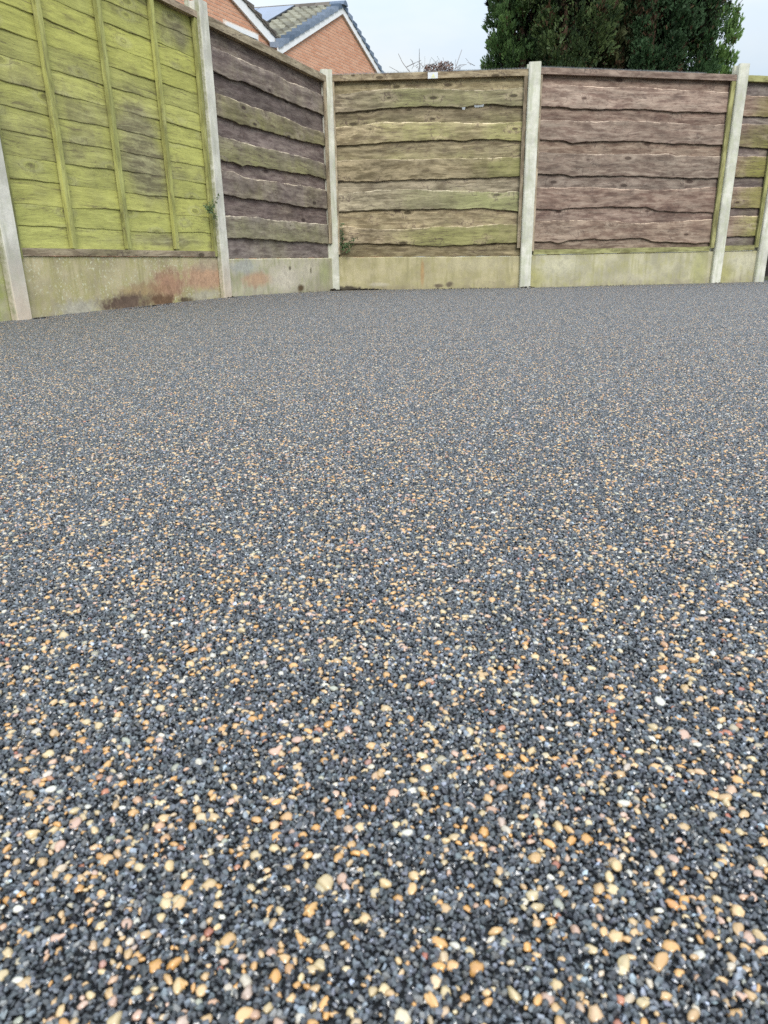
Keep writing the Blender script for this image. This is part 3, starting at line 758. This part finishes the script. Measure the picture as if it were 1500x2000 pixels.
# --- gate added beyond the last post; near-black boards paint in the gap's shade
gp = Vector(POSTS[6]); a56 = frame(5, 6)[2]
gate = empty('added_gate', (gp.x, gp.y, 0), a56)
tag(gate, 'board gate added to fill the shaded gap right of the last concrete post, shade in its colour', 'gate')
M_GATE = plain('gap_shade', (.025, .02, .018), .8, .2, .3, 12)
for i in range(8):
    MB().box(.075 + i * .112, .075 + i * .112 + .107, .0, .02, .02, 1.76, .003).build('plank', M_GATE, gate)
MB().box(.08, .96, .021, .05, .3, .4).build('brace', M_GATE, gate); MB().box(.08, .96, .021, .05, 1.4, 1.5).build('brace', M_GATE, gate)

# ------------------------------------------------------------------ soil crumbs at the post feet
M_SOIL = plain('damp_soil', (.030, .024, .018), .95, .1, .5, 120, 0, .6)
V0, F0 = ICO1
def crumbs(cx, cy, z, rx, ry, n, label, ang=0, mx_=.014):
    Vs, Fs = [], []
    for i in range(n):
        a, r_ = random.uniform(0, 6.28), math.sqrt(random.random())
        s = random.uniform(.3, 1) * mx_ * (1.1 - r_ * .7)
        x, y = r_ * rx * math.cos(a), r_ * ry * math.sin(a)
        x, y = x * math.cos(ang) - y * math.sin(ang), x * math.sin(ang) + y * math.cos(ang)
        P = V0 * (1 + rng.uniform(-.3, .3, (len(V0), 1))) * s * np.array([1.2, 1, .8]) + np.array([cx + x, cy + y, z + s * .3 + (1 - r_) * mx_ * .8])
        Vs.append(P); Fs.append(F0 + i * len(V0))
    me = np_mesh('soil_heap', np.concatenate(Vs), np.concatenate(Fs)); o = link('soil_heap', me, M_SOIL)
    tag(o, label, 'soil', 'crumbs of dark soil at the foot of the fence', 'stuff')
crumbs(-.44, 7.22, -.03, .10, .05, 90, 'dark soil crumbs around the foot of the corner post')
crumbs(-.16, 7.25, -.028, .22, .03, 130, 'thin line of dark soil along the foot of the tan panel', -.09, .010)
crumbs(-1.10, 5.50, .004, .07, .05, 45, 'little heap of soil at the foot of the post beside the green panel', 1.2, .009)
crumbs(1.40, 7.07, -.026, .09, .03, 40, 'few soil crumbs below the cream middle post', 0, .009)
crumbs(3.38, 7.47, -.036, .09, .03, 40, 'few soil crumbs below the post right of the mauve panel', .2, .009)
crumbs(-1.74, 3.78, .004, .09, .03, 45, 'soil crumbs beside the foot of the leftmost post', 1.2, .007)
crumbs(-1.42, 4.62, .004, .5, .016, 110, 'line of soil crumbs along the stained gravel board', 1.23, .007)

crumbs(-.81, 6.40, -.016, .85, .012, 120, 'sparse dark crumbs along the patchy gravel board', 1.19, .006)
crumbs(.80, 7.175, -.030, .62, .012, 90, 'sparse dark crumbs along the buff gravel board', -.09, .006)
crumbs(2.40, 7.325, -.034, .85, .012, 120, 'sparse dark crumbs along the mottled cream gravel board', .20, .006)

# ------------------------------------------------------------------ weeds on the fence
def leaf_mat(name, c, var=.35):
    m = M(name, .5, .35)
    n = m.n('ShaderNodeNewGeometry').outputs['Random Per Island']
    m.col(m.mix(n, tuple(k * (1 - var) for k in c), tuple(k * (1 + var) for k in c)))
    m.b.inputs['Subsurface Weight'].default_value = 0
    return m.m
M_WEED = leaf_mat('weed_leaf', (.07, .115, .045), .5)
M_STEM = plain('weed_stem', (.10, .10, .05), .8, .2)
def leaf(b, p, d, nrm, ln, w):
    d = d.normalized(); sd = d.cross(nrm).normalized() * w
    mid = p + d * ln * .5 + nrm * ln * .10
    b.add([p, mid + sd - nrm * w * .3, p + d * ln, mid - sd - nrm * w * .3, mid], [(0, 1, 4), (1, 2, 4), (2, 3, 4), (3, 0, 4)])
def weed(name, org, stems, label, lf=.018, side=(0, -1, 0)):
    root = empty(name, org)
    tag(root, label, 'weed')
    st, lv = MB(), MB(); side = Vector(side)
    for (dx, dy, dz) in stems:
        e = Vector((dx, dy, dz)); pts_ = [Vector((0, .0, 0)) + e * t + side * .012 * math.sin(t * 3.1) for t in (0, .25, .5, .75, 1)]
        st.tube(pts_, [.0016, .0014, .0012, .001, .0006], 4)
        for k in range(int(e.length / .007)):
            t = random.uniform(.12, 1.02); p = e * t + side * .012 * math.sin(t * 3.1)
            dr = Vector((random.uniform(-1, 1), random.uniform(-.8, .3), random.uniform(-.6, 1)))
            leaf(lv, p, dr, (Vector((random.uniform(-.5, .5), random.uniform(-1, 0), random.uniform(.1, 1)))).normalized(), lf * random.uniform(.6, 1.2), lf * .28)
    st.build('stem', M_STEM, root); o = lv.build('foliage', M_WEED, root); o['kind'] = 'stuff'
weed('weed_sprig', (-1.175, 5.395, .60), [(-.03, -.09, .03), (.0, -.07, .05), (-.01, -.10, -.02), (.03, -.03, .06), (.07, -.02, .11), (.02, .0, -.06), (.0, -.05, .0), (.03, .02, -.07), (-.02, -.12, .01)],
     'small green weed sprouting from the gap beside the tall post of the green panel', .020, (1, -.3, 0))
weed('weed_sprig', (-.36, 7.265, .36), [(.05, -.03, .04), (.12, -.03, .03), (.16, -.03, .10), (.08, -.03, -.03), (.02, -.03, -.05), (.10, -.03, .0), (.01, -.02, .22), (.02, -.02, .12), (.0, -.03, .05), (.06, -.04, -.05), (.04, -.04, .01)],
     'dark leafy weed low in the corner at the left end of the tan panel', .026, (0, -1, 0))

# ------------------------------------------------------------------ houses
M_WHITE = plain('white_board', (.80, .80, .80), .45, .4, .04, 4, 0, 0)
M_MORT = plain('mortar', (.66, .54, .45), .9, .1, .15, 30)
def brick_mat(name, c1, c2):
    m = M(name, .85, .2)
    r_ = m.math('FRACT', m.math('ADD', m.rnd(), m.n('ShaderNodeNewGeometry').outputs['Random Per Island']))
    n = m.noise(m.obj(), 28.0, 4, .6)
    c = m.mix(r_, c1, c2); c = m.mix(m.step(n, .4, .7, 0, .3), c, tuple(k * .6 for k in c1)); m.col(c); m.bump(n, .4, .004)
    return m.m
M_BRICK = brick_mat('orange_brick', (.58, .285, .175), (.68, .38, .25))
M_TILE = brick_mat('concrete_roof_tile', (.14, .135, .11), (.31, .30, .235))
M_BLUE = brick_mat('blue_grey_tile', (.10, .14, .20), (.24, .29, .37))
M_DTILE = brick_mat('brown_grey_tile', (.12, .105, .09), (.17, .15, .13))
M_GLASS = plain('window_glass', (.05, .06, .07), .05, .6, .1, 2, 0, 0)
BRK = MB().box(0, .213, -.006, .05, 0, .060).mesh('brick'); BRK.materials.append(M_BRICK)
def house(name, O, g, rd, width, eave, rise, depth, label, zmin, blab, smin=0, window=None):
    g, rd = Vector((*g, 0)).normalized(), Vector((*rd, 0)).normalized()
    O = Vector((*O, 0)); W = lambda s, d, z: O + g * s + rd * d + Vector((0, 0, z))
    root = empty(name, O, math.atan2(g.y, g.x)); tag(root, label, 'house')
    inv = root.matrix_basis.inverted()
    L_ = lambda s, d, z: inv @ W(s, d, z)
    h = width / 2; zt = lambda s: eave + rise * (1 - abs(s - h) / h)
    # body
    f = [L_(0, 0, -.14), L_(width, 0, -.14), L_(width, 0, eave), L_(h, 0, eave + rise), L_(0, 0, eave)]
    b = [L_(0, depth, -.14), L_(width, depth, -.14), L_(width, depth, eave), L_(h, depth, eave + rise), L_(0, depth, eave)]
    MB().add(f + b, [(0, 1, 2, 3, 4), (9, 8, 7, 6, 5), (0, 4, 9, 5), (1, 6, 7, 2), (0, 5, 6, 1), (4, 3, 8, 9), (3, 2, 7, 8)]).build('wall', M_MORT, root)
    # bricks, stretcher bond, proud of the joints
    spots = []; row = 0; z = .02
    while z < eave + rise:
        s = -.225 * (row % 2) * .5
        while s < width:
            for (o_, l_) in ((0, 1), (0, .5), (.109, .5)):
                p, q = s + o_, s + o_ + .213 * l_
                if p < 0 or q > width or min(zt(p), zt(q)) < z + .062: continue
                if window and q > window[0] - .01 and p < window[1] + .01 and z + .06 > window[2] and z < window[3] + .002: continue
                spots.append((p, z, l_))
                if l_ == 1: break
            s += .225
        z += .075; row += 1
    vis = [q for q in spots if q[1] >= zmin and q[0] >= smin]
    vis = vis[-290:] if len(vis) > 290 else vis
    vset = set(vis)
    for (s, z, l_) in vis:
        o = link('brick', BRK, None, root); o.location = L_(s, 0, z); o.scale.x = l_
    rest = MB()
    for (s, z, l_) in spots:
        if (s, z, l_) not in vset:
            p = L_(s, 0, z); rest.box(p.x, p.x + .213 * l_, p.y - .006, p.y + .02, p.z, p.z + .060)
    o = rest.build('brickwork', M_BRICK, root); o['kind'] = 'stuff'
    return root, L_, h, zt
def slab(root, name, mat, P0, P1, P2, P3, th_, label=None):
    """a slab from four corners, thickened along its normal"""
    P = [Vector(p) for p in (P0, P1, P2, P3)]; n = (P[1] - P[0]).cross(P[3] - P[0]).normalized() * th_
    o = MB().add(P + [p + n for p in P], [(3, 2, 1, 0), (4, 5, 6, 7), (0, 1, 5, 4), (1, 2, 6, 5), (2, 3, 7, 6), (3, 0, 4, 7)]).build(name, mat, root)
    if label: o['label'] = label
    return o
def verge_and_barge(root, L_, h, width, eave, rise, nt_, mat, tile_w=.20, over=.07, bh=.20, ext=.22):
    pit = math.atan2(rise, h); sl = math.hypot(h, rise)
    for sgn in (-1, 1):
        a = (0 if sgn < 0 else width)
        # points along the slope: t=0 eave .. 1 ridge
        def Q(t, d, up_): # up_ perpendicular-ish vertical
            s = a + (h - a) * t; return L_(s, d, eave + rise * t + up_)
        t0 = -ext / sl
        A, B_ = Q(t0, -over, -bh + .03), Q(1, -over, -bh + .03)
        MB().add([Q(t0, -over, -bh + .02), Q(1, -over, -bh + .02), Q(1, -over, .03), Q(t0, -over, .03), Q(t0, -over + .025, -bh + .02), Q(1, -over + .025, -bh + .02), Q(1, -over + .025, .03), Q(t0, -over + .025, .03)],
                 [(0, 1, 2, 3), (7, 6, 5, 4), (0, 4, 5, 1), (1, 5, 6, 2), (2, 6, 7, 3), (3, 7, 4, 0)]).build('barge_board', M_WHITE, root)
        MB().add([Q(t0, -over + .026, -bh + .03), Q(1, -over + .026, -bh + .03), Q(1, .0, -bh + .03), Q(t0, .0, -bh + .03), Q(t0, -over + .026, -bh + .05), Q(1, -over + .026, -bh + .05), Q(1, .0, -bh + .05), Q(t0, .0, -bh + .05)],
                 [(3, 2, 1, 0), (4, 5, 6, 7), (0, 1, 5, 4), (1, 2, 6, 5), (2, 3, 7, 6), (3, 0, 4, 7)]).build('soffit', M_WHITE, root)
        for k in range(nt_):
            ta = t0 + (1 - t0) * k / nt_; tb = t0 + (1 - t0) * (k + .86) / nt_
            vs = []
            for up0, up1 in ((.02 - .0, .0),):
                vs = [Q(ta, -over - .03, -.03 + .02), Q(tb, -over - .03, -.03), Q(tb, -over - .03, .065), Q(ta, -over - .03, .13),
                      Q(ta, -over + tile_w, -.03 + .06), Q(tb, -over + tile_w, .03), Q(tb, -over + tile_w, .065), Q(ta, -over + tile_w, .13)]
            MB().add(vs, [(0, 1, 2, 3), (7, 6, 5, 4), (0, 4, 5, 1), (1, 5, 6, 2), (2, 6, 7, 3), (3, 7, 4, 0)]).build('verge_tile', mat, root)
# house with the full gable (right)
g2, rd2 = (.453, .891), (-.985, .17)
W2 = 6.2
h2, L2, hh, zt2 = house('brick_house', (-2.367, 20.335), g2, rd2, W2, 5.2, 1.56, 8.5,
    'orange brick house with full gable, blue edged roof and solar panel behind the fence corner', 4.75, '')
verge_and_barge(h2, L2, hh, W2, 5.2, 1.56, 13, M_BLUE)
sl = math.hypot(hh, 1.56)
def roofp(u, v, up_=0.0):   # u along the ridge from the verge, v metres down from the ridge on the near slope
    t = 1 - v / sl; return L2(hh * t, u, 5.2 + 1.56 * t + up_)
TW, TH = .235, .30
tm = None; ntile = 0; rest = MB()
cols, rows_ = 34, 11
tile_spots = []
for i in range(cols):
    for j in range(rows_):
        u0_, v0_ = .12 + i * TW, .10 + j * TH
        tile_spots.append((i, j, u0_, v0_))
def tile_geo(b, u0_, v0_):
    us = [0, .045, .09, .14, .205, .228]; hs = [.02, .075, .085, .03, .008, .02]
    top_, bot_ = [], []
    for du, hh_ in zip(us, hs):
        top_.append(roofp(u0_ + du, v0_, hh_ + .0)); bot_.append(roofp(u0_ + du, v0_ + TH * 1.02, hh_ + .05))
    und = [roofp(u0_ + du, v0_ + TH * 1.02, .01) for du in us]
    n = len(us); b.add(top_ + bot_ + und, [(k, n + k, n + k + 1, k + 1) for k in range(n - 1)] + [(n + k, 2 * n + k, 2 * n + k + 1, n + k + 1) for k in range(n - 1)])
for (i, j, u0_, v0_) in tile_spots:
    if i < 26: 
        b = MB(); tile_geo(b, u0_, v0_); b.build('roof_tile', M_TILE, h2); ntile += 1
    else: tile_geo(rest, u0_, v0_)
o = rest.build('roof_tiles', M_TILE, h2); o['kind'] = 'stuff'
slab(h2, 'roof_slope', M_TILE, L2(hh, 0, 6.77), L2(W2 + .25, 0, 5.09), L2(W2 + .25, 8.6, 5.09), L2(hh, 8.6, 6.77), .03)
for k in range(20):
    p0, p1 = k * .42 - .16, k * .42 + .25
    prof = [(-.13, .0), (-.07, .09), (0, .12), (.07, .09), (.13, .0)]
    vs = [L2(hh + a_, d_, 6.77 + b_) for d_ in (p0, p1) for a_, b_ in prof]
    MB().add(vs, [(q, q + 1, q + 6, q + 5) for q in range(4)] + [(0, 5, 9, 4), (4, 3, 2, 1, 0), (5, 6, 7, 8, 9)]).build('ridge_tile', M_BLUE if k < 1 else M_DTILE, h2)
# solar panel
sp_ = MB().add([roofp(u, v, u_) for u_ in (.12, .16) for (u, v) in ((1.15, .25), (6.1, .25), (6.1, 2.35), (1.15, 2.35))],
    [(0, 1, 2, 3), (7, 6, 5, 4), (0, 4, 5, 1), (1, 5, 6, 2), (2, 6, 7, 3), (3, 7, 4, 0)]).build('solar_panel', plain('black_frame', (.03, .035, .045), .4, .5), h2)
M_PV = plain('solar_glass', (.13, .16, .24), .18, .35, .1, 2, 0, 0)
for k in range(5):
    a0, a1 = 1.17 + k * .985, 1.17 + k * .985 + .965
    MB().add([roofp(u, v, .164) for (u, v) in ((a0, .28), (a1, .28), (a1, 2.32), (a0, 2.32))], [(3, 2, 1, 0)]).build('solar_glass', M_PV, sp_)
# house at the left
F1 = Vector((-2.545, 20.443)); g1 = Vector((.453, .891)).normalized()
W1 = 8.0; EV = 5.40; RS = 1.545
O1 = F1 - g1 * W1
h1, L1, hh1, zt1 = house('brick_house', (O1.x, O1.y), (g1.x, g1.y), (-g1.y, g1.x), W1, EV, RS, 7,
    'orange brick house with white window frame and white bargeboard above the green panel', 4.9, '', smin=W1 - 4.0, window=(W1 - 1.88, W1 - .66, 4.28, 5.30))
verge_and_barge(h1, L1, hh1, W1, EV, RS, 15, M_DTILE, bh=.27, ext=.36)
slab(h1, 'roof_slope', M_DTILE, L1(hh1, -.1, EV + RS + .02), L1(W1 + .25, -.1, EV - .1), L1(W1 + .25, 7.1, EV - .1), L1(hh1, 7.1, EV + RS + .02), .05)
slab(h1, 'roof_slope', M_DTILE, L1(-.25, -.1, EV - .1), L1(hh1, -.1, EV + RS + .02), L1(hh1, 7.1, EV + RS + .02), L1(-.25, 7.1, EV - .1), .05)
w0, w1_ = W1 - 1.86, W1 - .68
win = MB()
def wb(a, b, z0, z1, y0=-.03, y1=.03): win.box(a, b, y0, y1, z0, z1)
wb(w0, w1_, 5.19, 5.29, -.05, .03); wb(w0, w1_, 4.30, 4.37); wb(w0, w0 + .07, 4.37, 5.19); wb(w1_ - .07, w1_, 4.37, 5.19); wb(w0 + .56, w0 + .62, 4.37, 5.19)
wf = win.build('window', M_WHITE, h1)
MB().box(w0 + .07, w0 + .56, -.012, -.004, 4.37, 5.19).build('pane', M_GLASS, wf); MB().box(w0 + .62, w1_ - .07, -.012, -.004, 4.37, 5.19).build('pane', M_GLASS, wf)

# pale flat roofs behind the fence
M_FELT = plain('grey_roof_felt', (.34, .37, .40), .8, .2)
def flat_roof(x, y, w, d, z, label):
    r_ = empty('garage', (x, y, 0)); tag(r_, label, 'garage', 'flat roofed outbuildings behind the fence')
    MB().box(-w / 2, w / 2, 0, d, -.14, z - .12).build('wall', M_WHITE, r_)  # white wall colour stands in for bright sky through the fence gap
    MB().box(-w / 2 - .12, w / 2 + .12, -.12, d + .12, z - .12, z, .02).build('roof', M_FELT, r_)
flat_roof(2.15, 16.0, 1.7, 3, 3.66, 'pale grey flat roof just showing left of the conifer')
flat_roof(8.9, 13.4, 3.2, 3, 3.10, 'pale bluish flat roof just showing at the right edge over the narrow panel')

# ------------------------------------------------------------------ bare shrub with a dead tangle
def at(px, py, Y):
    d = fw * PX_F + rt * (px - 750) - up * (py - 1000); return EYE + d * (Y / d.y)
M_TWIG = plain('grey_twig', (.16, .13, .12), .85, .2)
M_DEAD = leaf_mat('dead_growth', (.17, .105, .085), .6)
base = at(845, 250, 10.6); base.z = -.14
shrub = empty('bare_shrub', base); tag(shrub, 'leafless twiggy shrub with a brown dead tangle on top, behind the tan panel', 'shrub')
tw = MB(); P_ = lambda x, y, Y=10.6: at(x, y, Y) - base
top = P_(850, 150)
tw.tube([(0, 0, 0), (0.03, .02, top.z * .5), top], [.03, .024, .016], 6)
def twig(pl, r=.0055):
    pts_ = [P_(x, y, 10.6 + random.uniform(-.15, .15)) for x, y in pl]
    tw.tube(pts_, [r * (1 - .6 * i / len(pts_)) for i in range(len(pts_))], 4)
twig([(850, 170), (815, 155), (798, 138), (786, 122), (778, 105)], .006)
twig([(794, 131), (808, 124), (822, 118)], .005)
twig([(818, 160), (820, 140), (819, 118), (819, 95)], .006)
twig([(790, 150), (775, 138), (760, 130)], .004)
twig([(880, 160), (888, 138), (894, 120), (902, 97)], .006)
twig([(888, 135), (898, 127), (911, 126)], .0045)
twig([(866, 150), (869, 128), (865, 112)], .004)
twig([(850, 150), (852, 122), (842, 112)], .004)
twig([(845, 155), (838, 130), (841, 115)], .0035)
for i in range(70):
    x, y = random.gauss(850, 34), random.uniform(126, 150); dx, dy = random.uniform(-16, 16), -random.uniform(3, 17)
    twig([(x, y), (x + dx * .5 + random.uniform(-3, 3), y + dy * .6), (x + dx, y + dy)], random.uniform(.002, .0035))
tw.build('branches', M_TWIG, shrub)
dg = MB()
for i in range(850):
    u_ = random.random()
    x = random.uniform(829, 862) if u_ < .5 else random.uniform(856, 884)
    hi = 126 + abs(x - 846) * .25 if x < 858 else 122
    y = random.uniform(hi, 152)
    p = P_(x, y, 10.6 + random.uniform(-.18, .18))
    leaf(dg, p, Vector((random.uniform(-1, 1), random.uniform(-1, 1), random.uniform(-1, 1))), Vector((random.uniform(-1, 1), random.uniform(-1, 1), random.uniform(-1, 1))).normalized(), .035, .007)
o = dg.build('dead_growth', M_DEAD, shrub); o['kind'] = 'stuff'

# ------------------------------------------------------------------ the conifer
tree = empty('conifer_tree', (3.1, 10.9, -.14)); tag(tree, 'large dark evergreen conifer towering behind the mauve panel', 'tree')
M_BARK = plain('conifer_bark', (.10, .065, .045), .9, .1, .4, 14, 0, .8)
def conifer_mat(name, c):
    m = M(name, .6, .25)
    a_ = m.attr('tint')['Color']; m.col(m.mix(1.0, a_, c, 'MULTIPLY')); return m.m
M_FOL = conifer_mat('conifer_sprays', (1, 1, 1))
def lobe(cx, cy, r, z0, z1, zf, n, c1, c2, dead, seed, big_=1.0, up_=1.0):
    """upright column of foliage sprays; zf is where it reaches full width"""
    rg = np.random.default_rng(seed)
    # sample: most sprays where the fence lets them be seen
    z = np.where(rg.random(n) < .72, rg.uniform(max(z0, 2.15), 3.95, n), rg.uniform(z0, z1, n))
    a = rg.uniform(0, 2 * math.pi, n)
    prof = np.clip((z - z0) / (zf - z0), .05, 1) ** .6 * np.clip((z1 - z) / 1.6, .08, 1) ** .7
    lump = 1 + .17 * np.sin(a * 3 + z * 4.2 + seed) + .10 * np.sin(a * 5 - z * 6.1 + seed * 2) + .07 * np.sin(a * 9 + z * 13 + seed)
    dep = rg.random(n) ** .55
    rr = r * prof * lump * (.50 + .50 * dep)
    cen = np.stack([cx + rr * np.cos(a), cy + rr * np.sin(a), z], 1)
    out = np.stack([np.cos(a), np.sin(a), np.zeros(n)], 1)
    # gather the sprays into tufts, each a flame-shaped puff pointing up and out
    m_ = max(24, n // 150)
    pk = rg.choice(n, m_, replace=False); tc_, to_ = cen[pk], out[pk]
    tr = rg.uniform(.075, .155, m_) * min(1.6, max(.7, r / .42)); tb = rg.uniform(0, 1, m_)
    own = rg.integers(0, m_, n)
    dirn = rg.normal(0, 1, (n, 3)) + to_[own] * .8 + np.array([0, 0, .3]); dirn /= np.linalg.norm(dirn, axis=1, keepdims=True)
    rad_ = rg.random((n, 1)) ** .4
    tuft = tc_[own] + dirn * rad_ * tr[own][:, None] * np.array([1, 1, 1.35])
    use = (rg.random(n) < .86) & (z < 4.2)
    dep = np.where(use, rad_[:, 0] * .8 + .1, dep * .5)
    cen = np.where(use[:, None], tuft, cen)
    d = np.where(use[:, None], dirn * .8 + to_[own] * .3, out * .6) + np.array([0, 0, 1]) * rg.uniform(.6, 1.5, (n, 1)) * up_ + rg.normal(0, .28, (n, 3))
    d /= np.linalg.norm(d, axis=1, keepdims=True)
    q = rg.normal(0, 1, (n, 3)); sd = np.cross(d, q); sd /= np.linalg.norm(sd, axis=1, keepdims=True)
    big = ((z > 3.95) | (z < 2.1))[:, None]
    ln = rg.uniform(.024, .058, (n, 1)) * np.where(big, 2.2, 1) * big_
    w = ln * .14
    V, F = [], []
    # frond: a main blade and four side blades
    parts = [(0, 1, 0), (.25, .62, .55), (.25, .62, -.55), (.5, .5, .5), (.5, .5, -.5)]
    V = np.zeros((n, len(parts) * 3, 3)); F = []
    for k, (st, l_, sp) in enumerate(parts):
        b0 = cen + d * ln * st; dr = d + sd * sp; dr /= np.linalg.norm(dr, axis=1, keepdims=True)
        pr = np.cross(dr, np.cross(d, sd)); pr /= np.linalg.norm(pr, axis=1, keepdims=True)
        V[:, k * 3] = b0 - pr * w; V[:, k * 3 + 1] = b0 + pr * w; V[:, k * 3 + 2] = b0 + dr * ln * l_
        F.append((k * 3, k * 3 + 1, k * 3 + 2))
    F = np.array(F)[None] + (np.arange(n) * len(parts) * 3)[:, None, None]
    t = np.clip(rg.random((n, 1)) * .5 + tb[own][:, None] * .8 - .2, 0, 1.1)
    c = np.array(c1) * (1 - t) + np.array(c2) * t
    isd = (rg.random(n) < np.where(tb[own] < dead * .3, .45, .01) + .08 * (1 - dep))[:, None]
    c = np.where(isd, np.array([.095, .055, .03]) * rg.uniform(.5, 1.4, (n, 1)), c)
    cc = np.concatenate([np.repeat(c[:, None], len(parts) * 3, 1), np.ones((n, len(parts) * 3, 1))], 2)
    me = np_mesh('crown', V.reshape(-1, 3) - np.array([3.1, 10.9, -.14]), F.reshape(-1, 3), cc.reshape(-1, 4))
    link('crown', me, M_FOL, tree)
DK, MD, YG, BG = (.022, .045, .02), (.05, .095, .035), (.085, .115, .035), (.095, .175, .05)
lobe(1.70, 10.95, .21, 1.2, 6.6, 2.3, 9500, MD, (.11, .20, .06), .1, 1, 1.0, 1.8)
lobe(1.99, 10.8, .36, 1.3, 7.2, 2.6, 15000, (.03, .06, .025), (.10, .18, .05), .2, 2, 1.0, 1.3)
lobe(2.43, 10.40, .50, 2.0, 7.8, 3.15, 21000, DK, (.12, .17, .055), .3, 3)
lobe(3.03, 10.55, .32, 2.35, 7.6, 3.6, 12500, (.022, .04, .018), (.10, .11, .045), .7, 4)
lobe(3.55, 10.5, .44, 2.0, 8.0, 3.1, 17500, DK, (.065, .13, .055), .25, 5)
lobe(4.02, 10.65, .38, 1.7, 7.4, 2.8, 14500, DK, (.065, .135, .05), .2, 6)
lobe(4.44, 10.8, .24, 1.2, 6.8, 2.4, 11500, (.07, .13, .04), (.17, .29, .08), .03, 7, 1.0, 2.0)
DD = (.010, .013, .007)  # dead inner foliage, darkened so the crown's inner shade is in its colour
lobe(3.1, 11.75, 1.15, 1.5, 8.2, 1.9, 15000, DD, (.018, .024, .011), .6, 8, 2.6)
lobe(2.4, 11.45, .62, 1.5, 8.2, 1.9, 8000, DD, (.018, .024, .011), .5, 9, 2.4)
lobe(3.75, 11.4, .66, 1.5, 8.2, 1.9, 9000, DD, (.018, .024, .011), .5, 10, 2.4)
def trunk(x0, y0, x1, y1, h_, r_):
    pts_ = [(x0 - 3.1 + (x1 - x0) * t + .03 * math.sin(t * 7), y0 - 10.9 + (y1 - y0) * t, h_ * t) for t in [i / 8 for i in range(9)]]
    MB().tube(pts_, [r_ * (1 - .75 * i / 8) for i in range(9)], 8).build('trunk', M_BARK, tree, True)
trunk(3.1, 10.95, 3.1, 11.0, 7.2, .16); trunk(2.9, 10.8, 3.02, 10.62, 4.2, .06); trunk(2.5, 10.9, 2.36, 10.5, 6.2, .10); trunk(3.5, 10.9, 3.66, 10.6, 6.4, .10)
trunk(2.1, 11.0, 1.84, 10.8, 5.2, .08); trunk(3.9, 11.0, 4.2, 10.75, 5.5, .08)
lm = MB()
for i in range(130):
    a_ = random.uniform(math.pi, 2 * math.pi); zz = random.uniform(2.0, 3.6); x_ = random.uniform(-1.2, 1.3)
    p = Vector((x_, random.uniform(-.1, .1), zz)); e = p + Vector((math.cos(a_) * .4, math.sin(a_) * .45, random.uniform(.0, .35)))
    lm.tube([p, (p + e) / 2 + Vector((0, 0, -.03)), e], [.009, .006, .003], 4)
lm.build('limbs', M_BARK, tree)
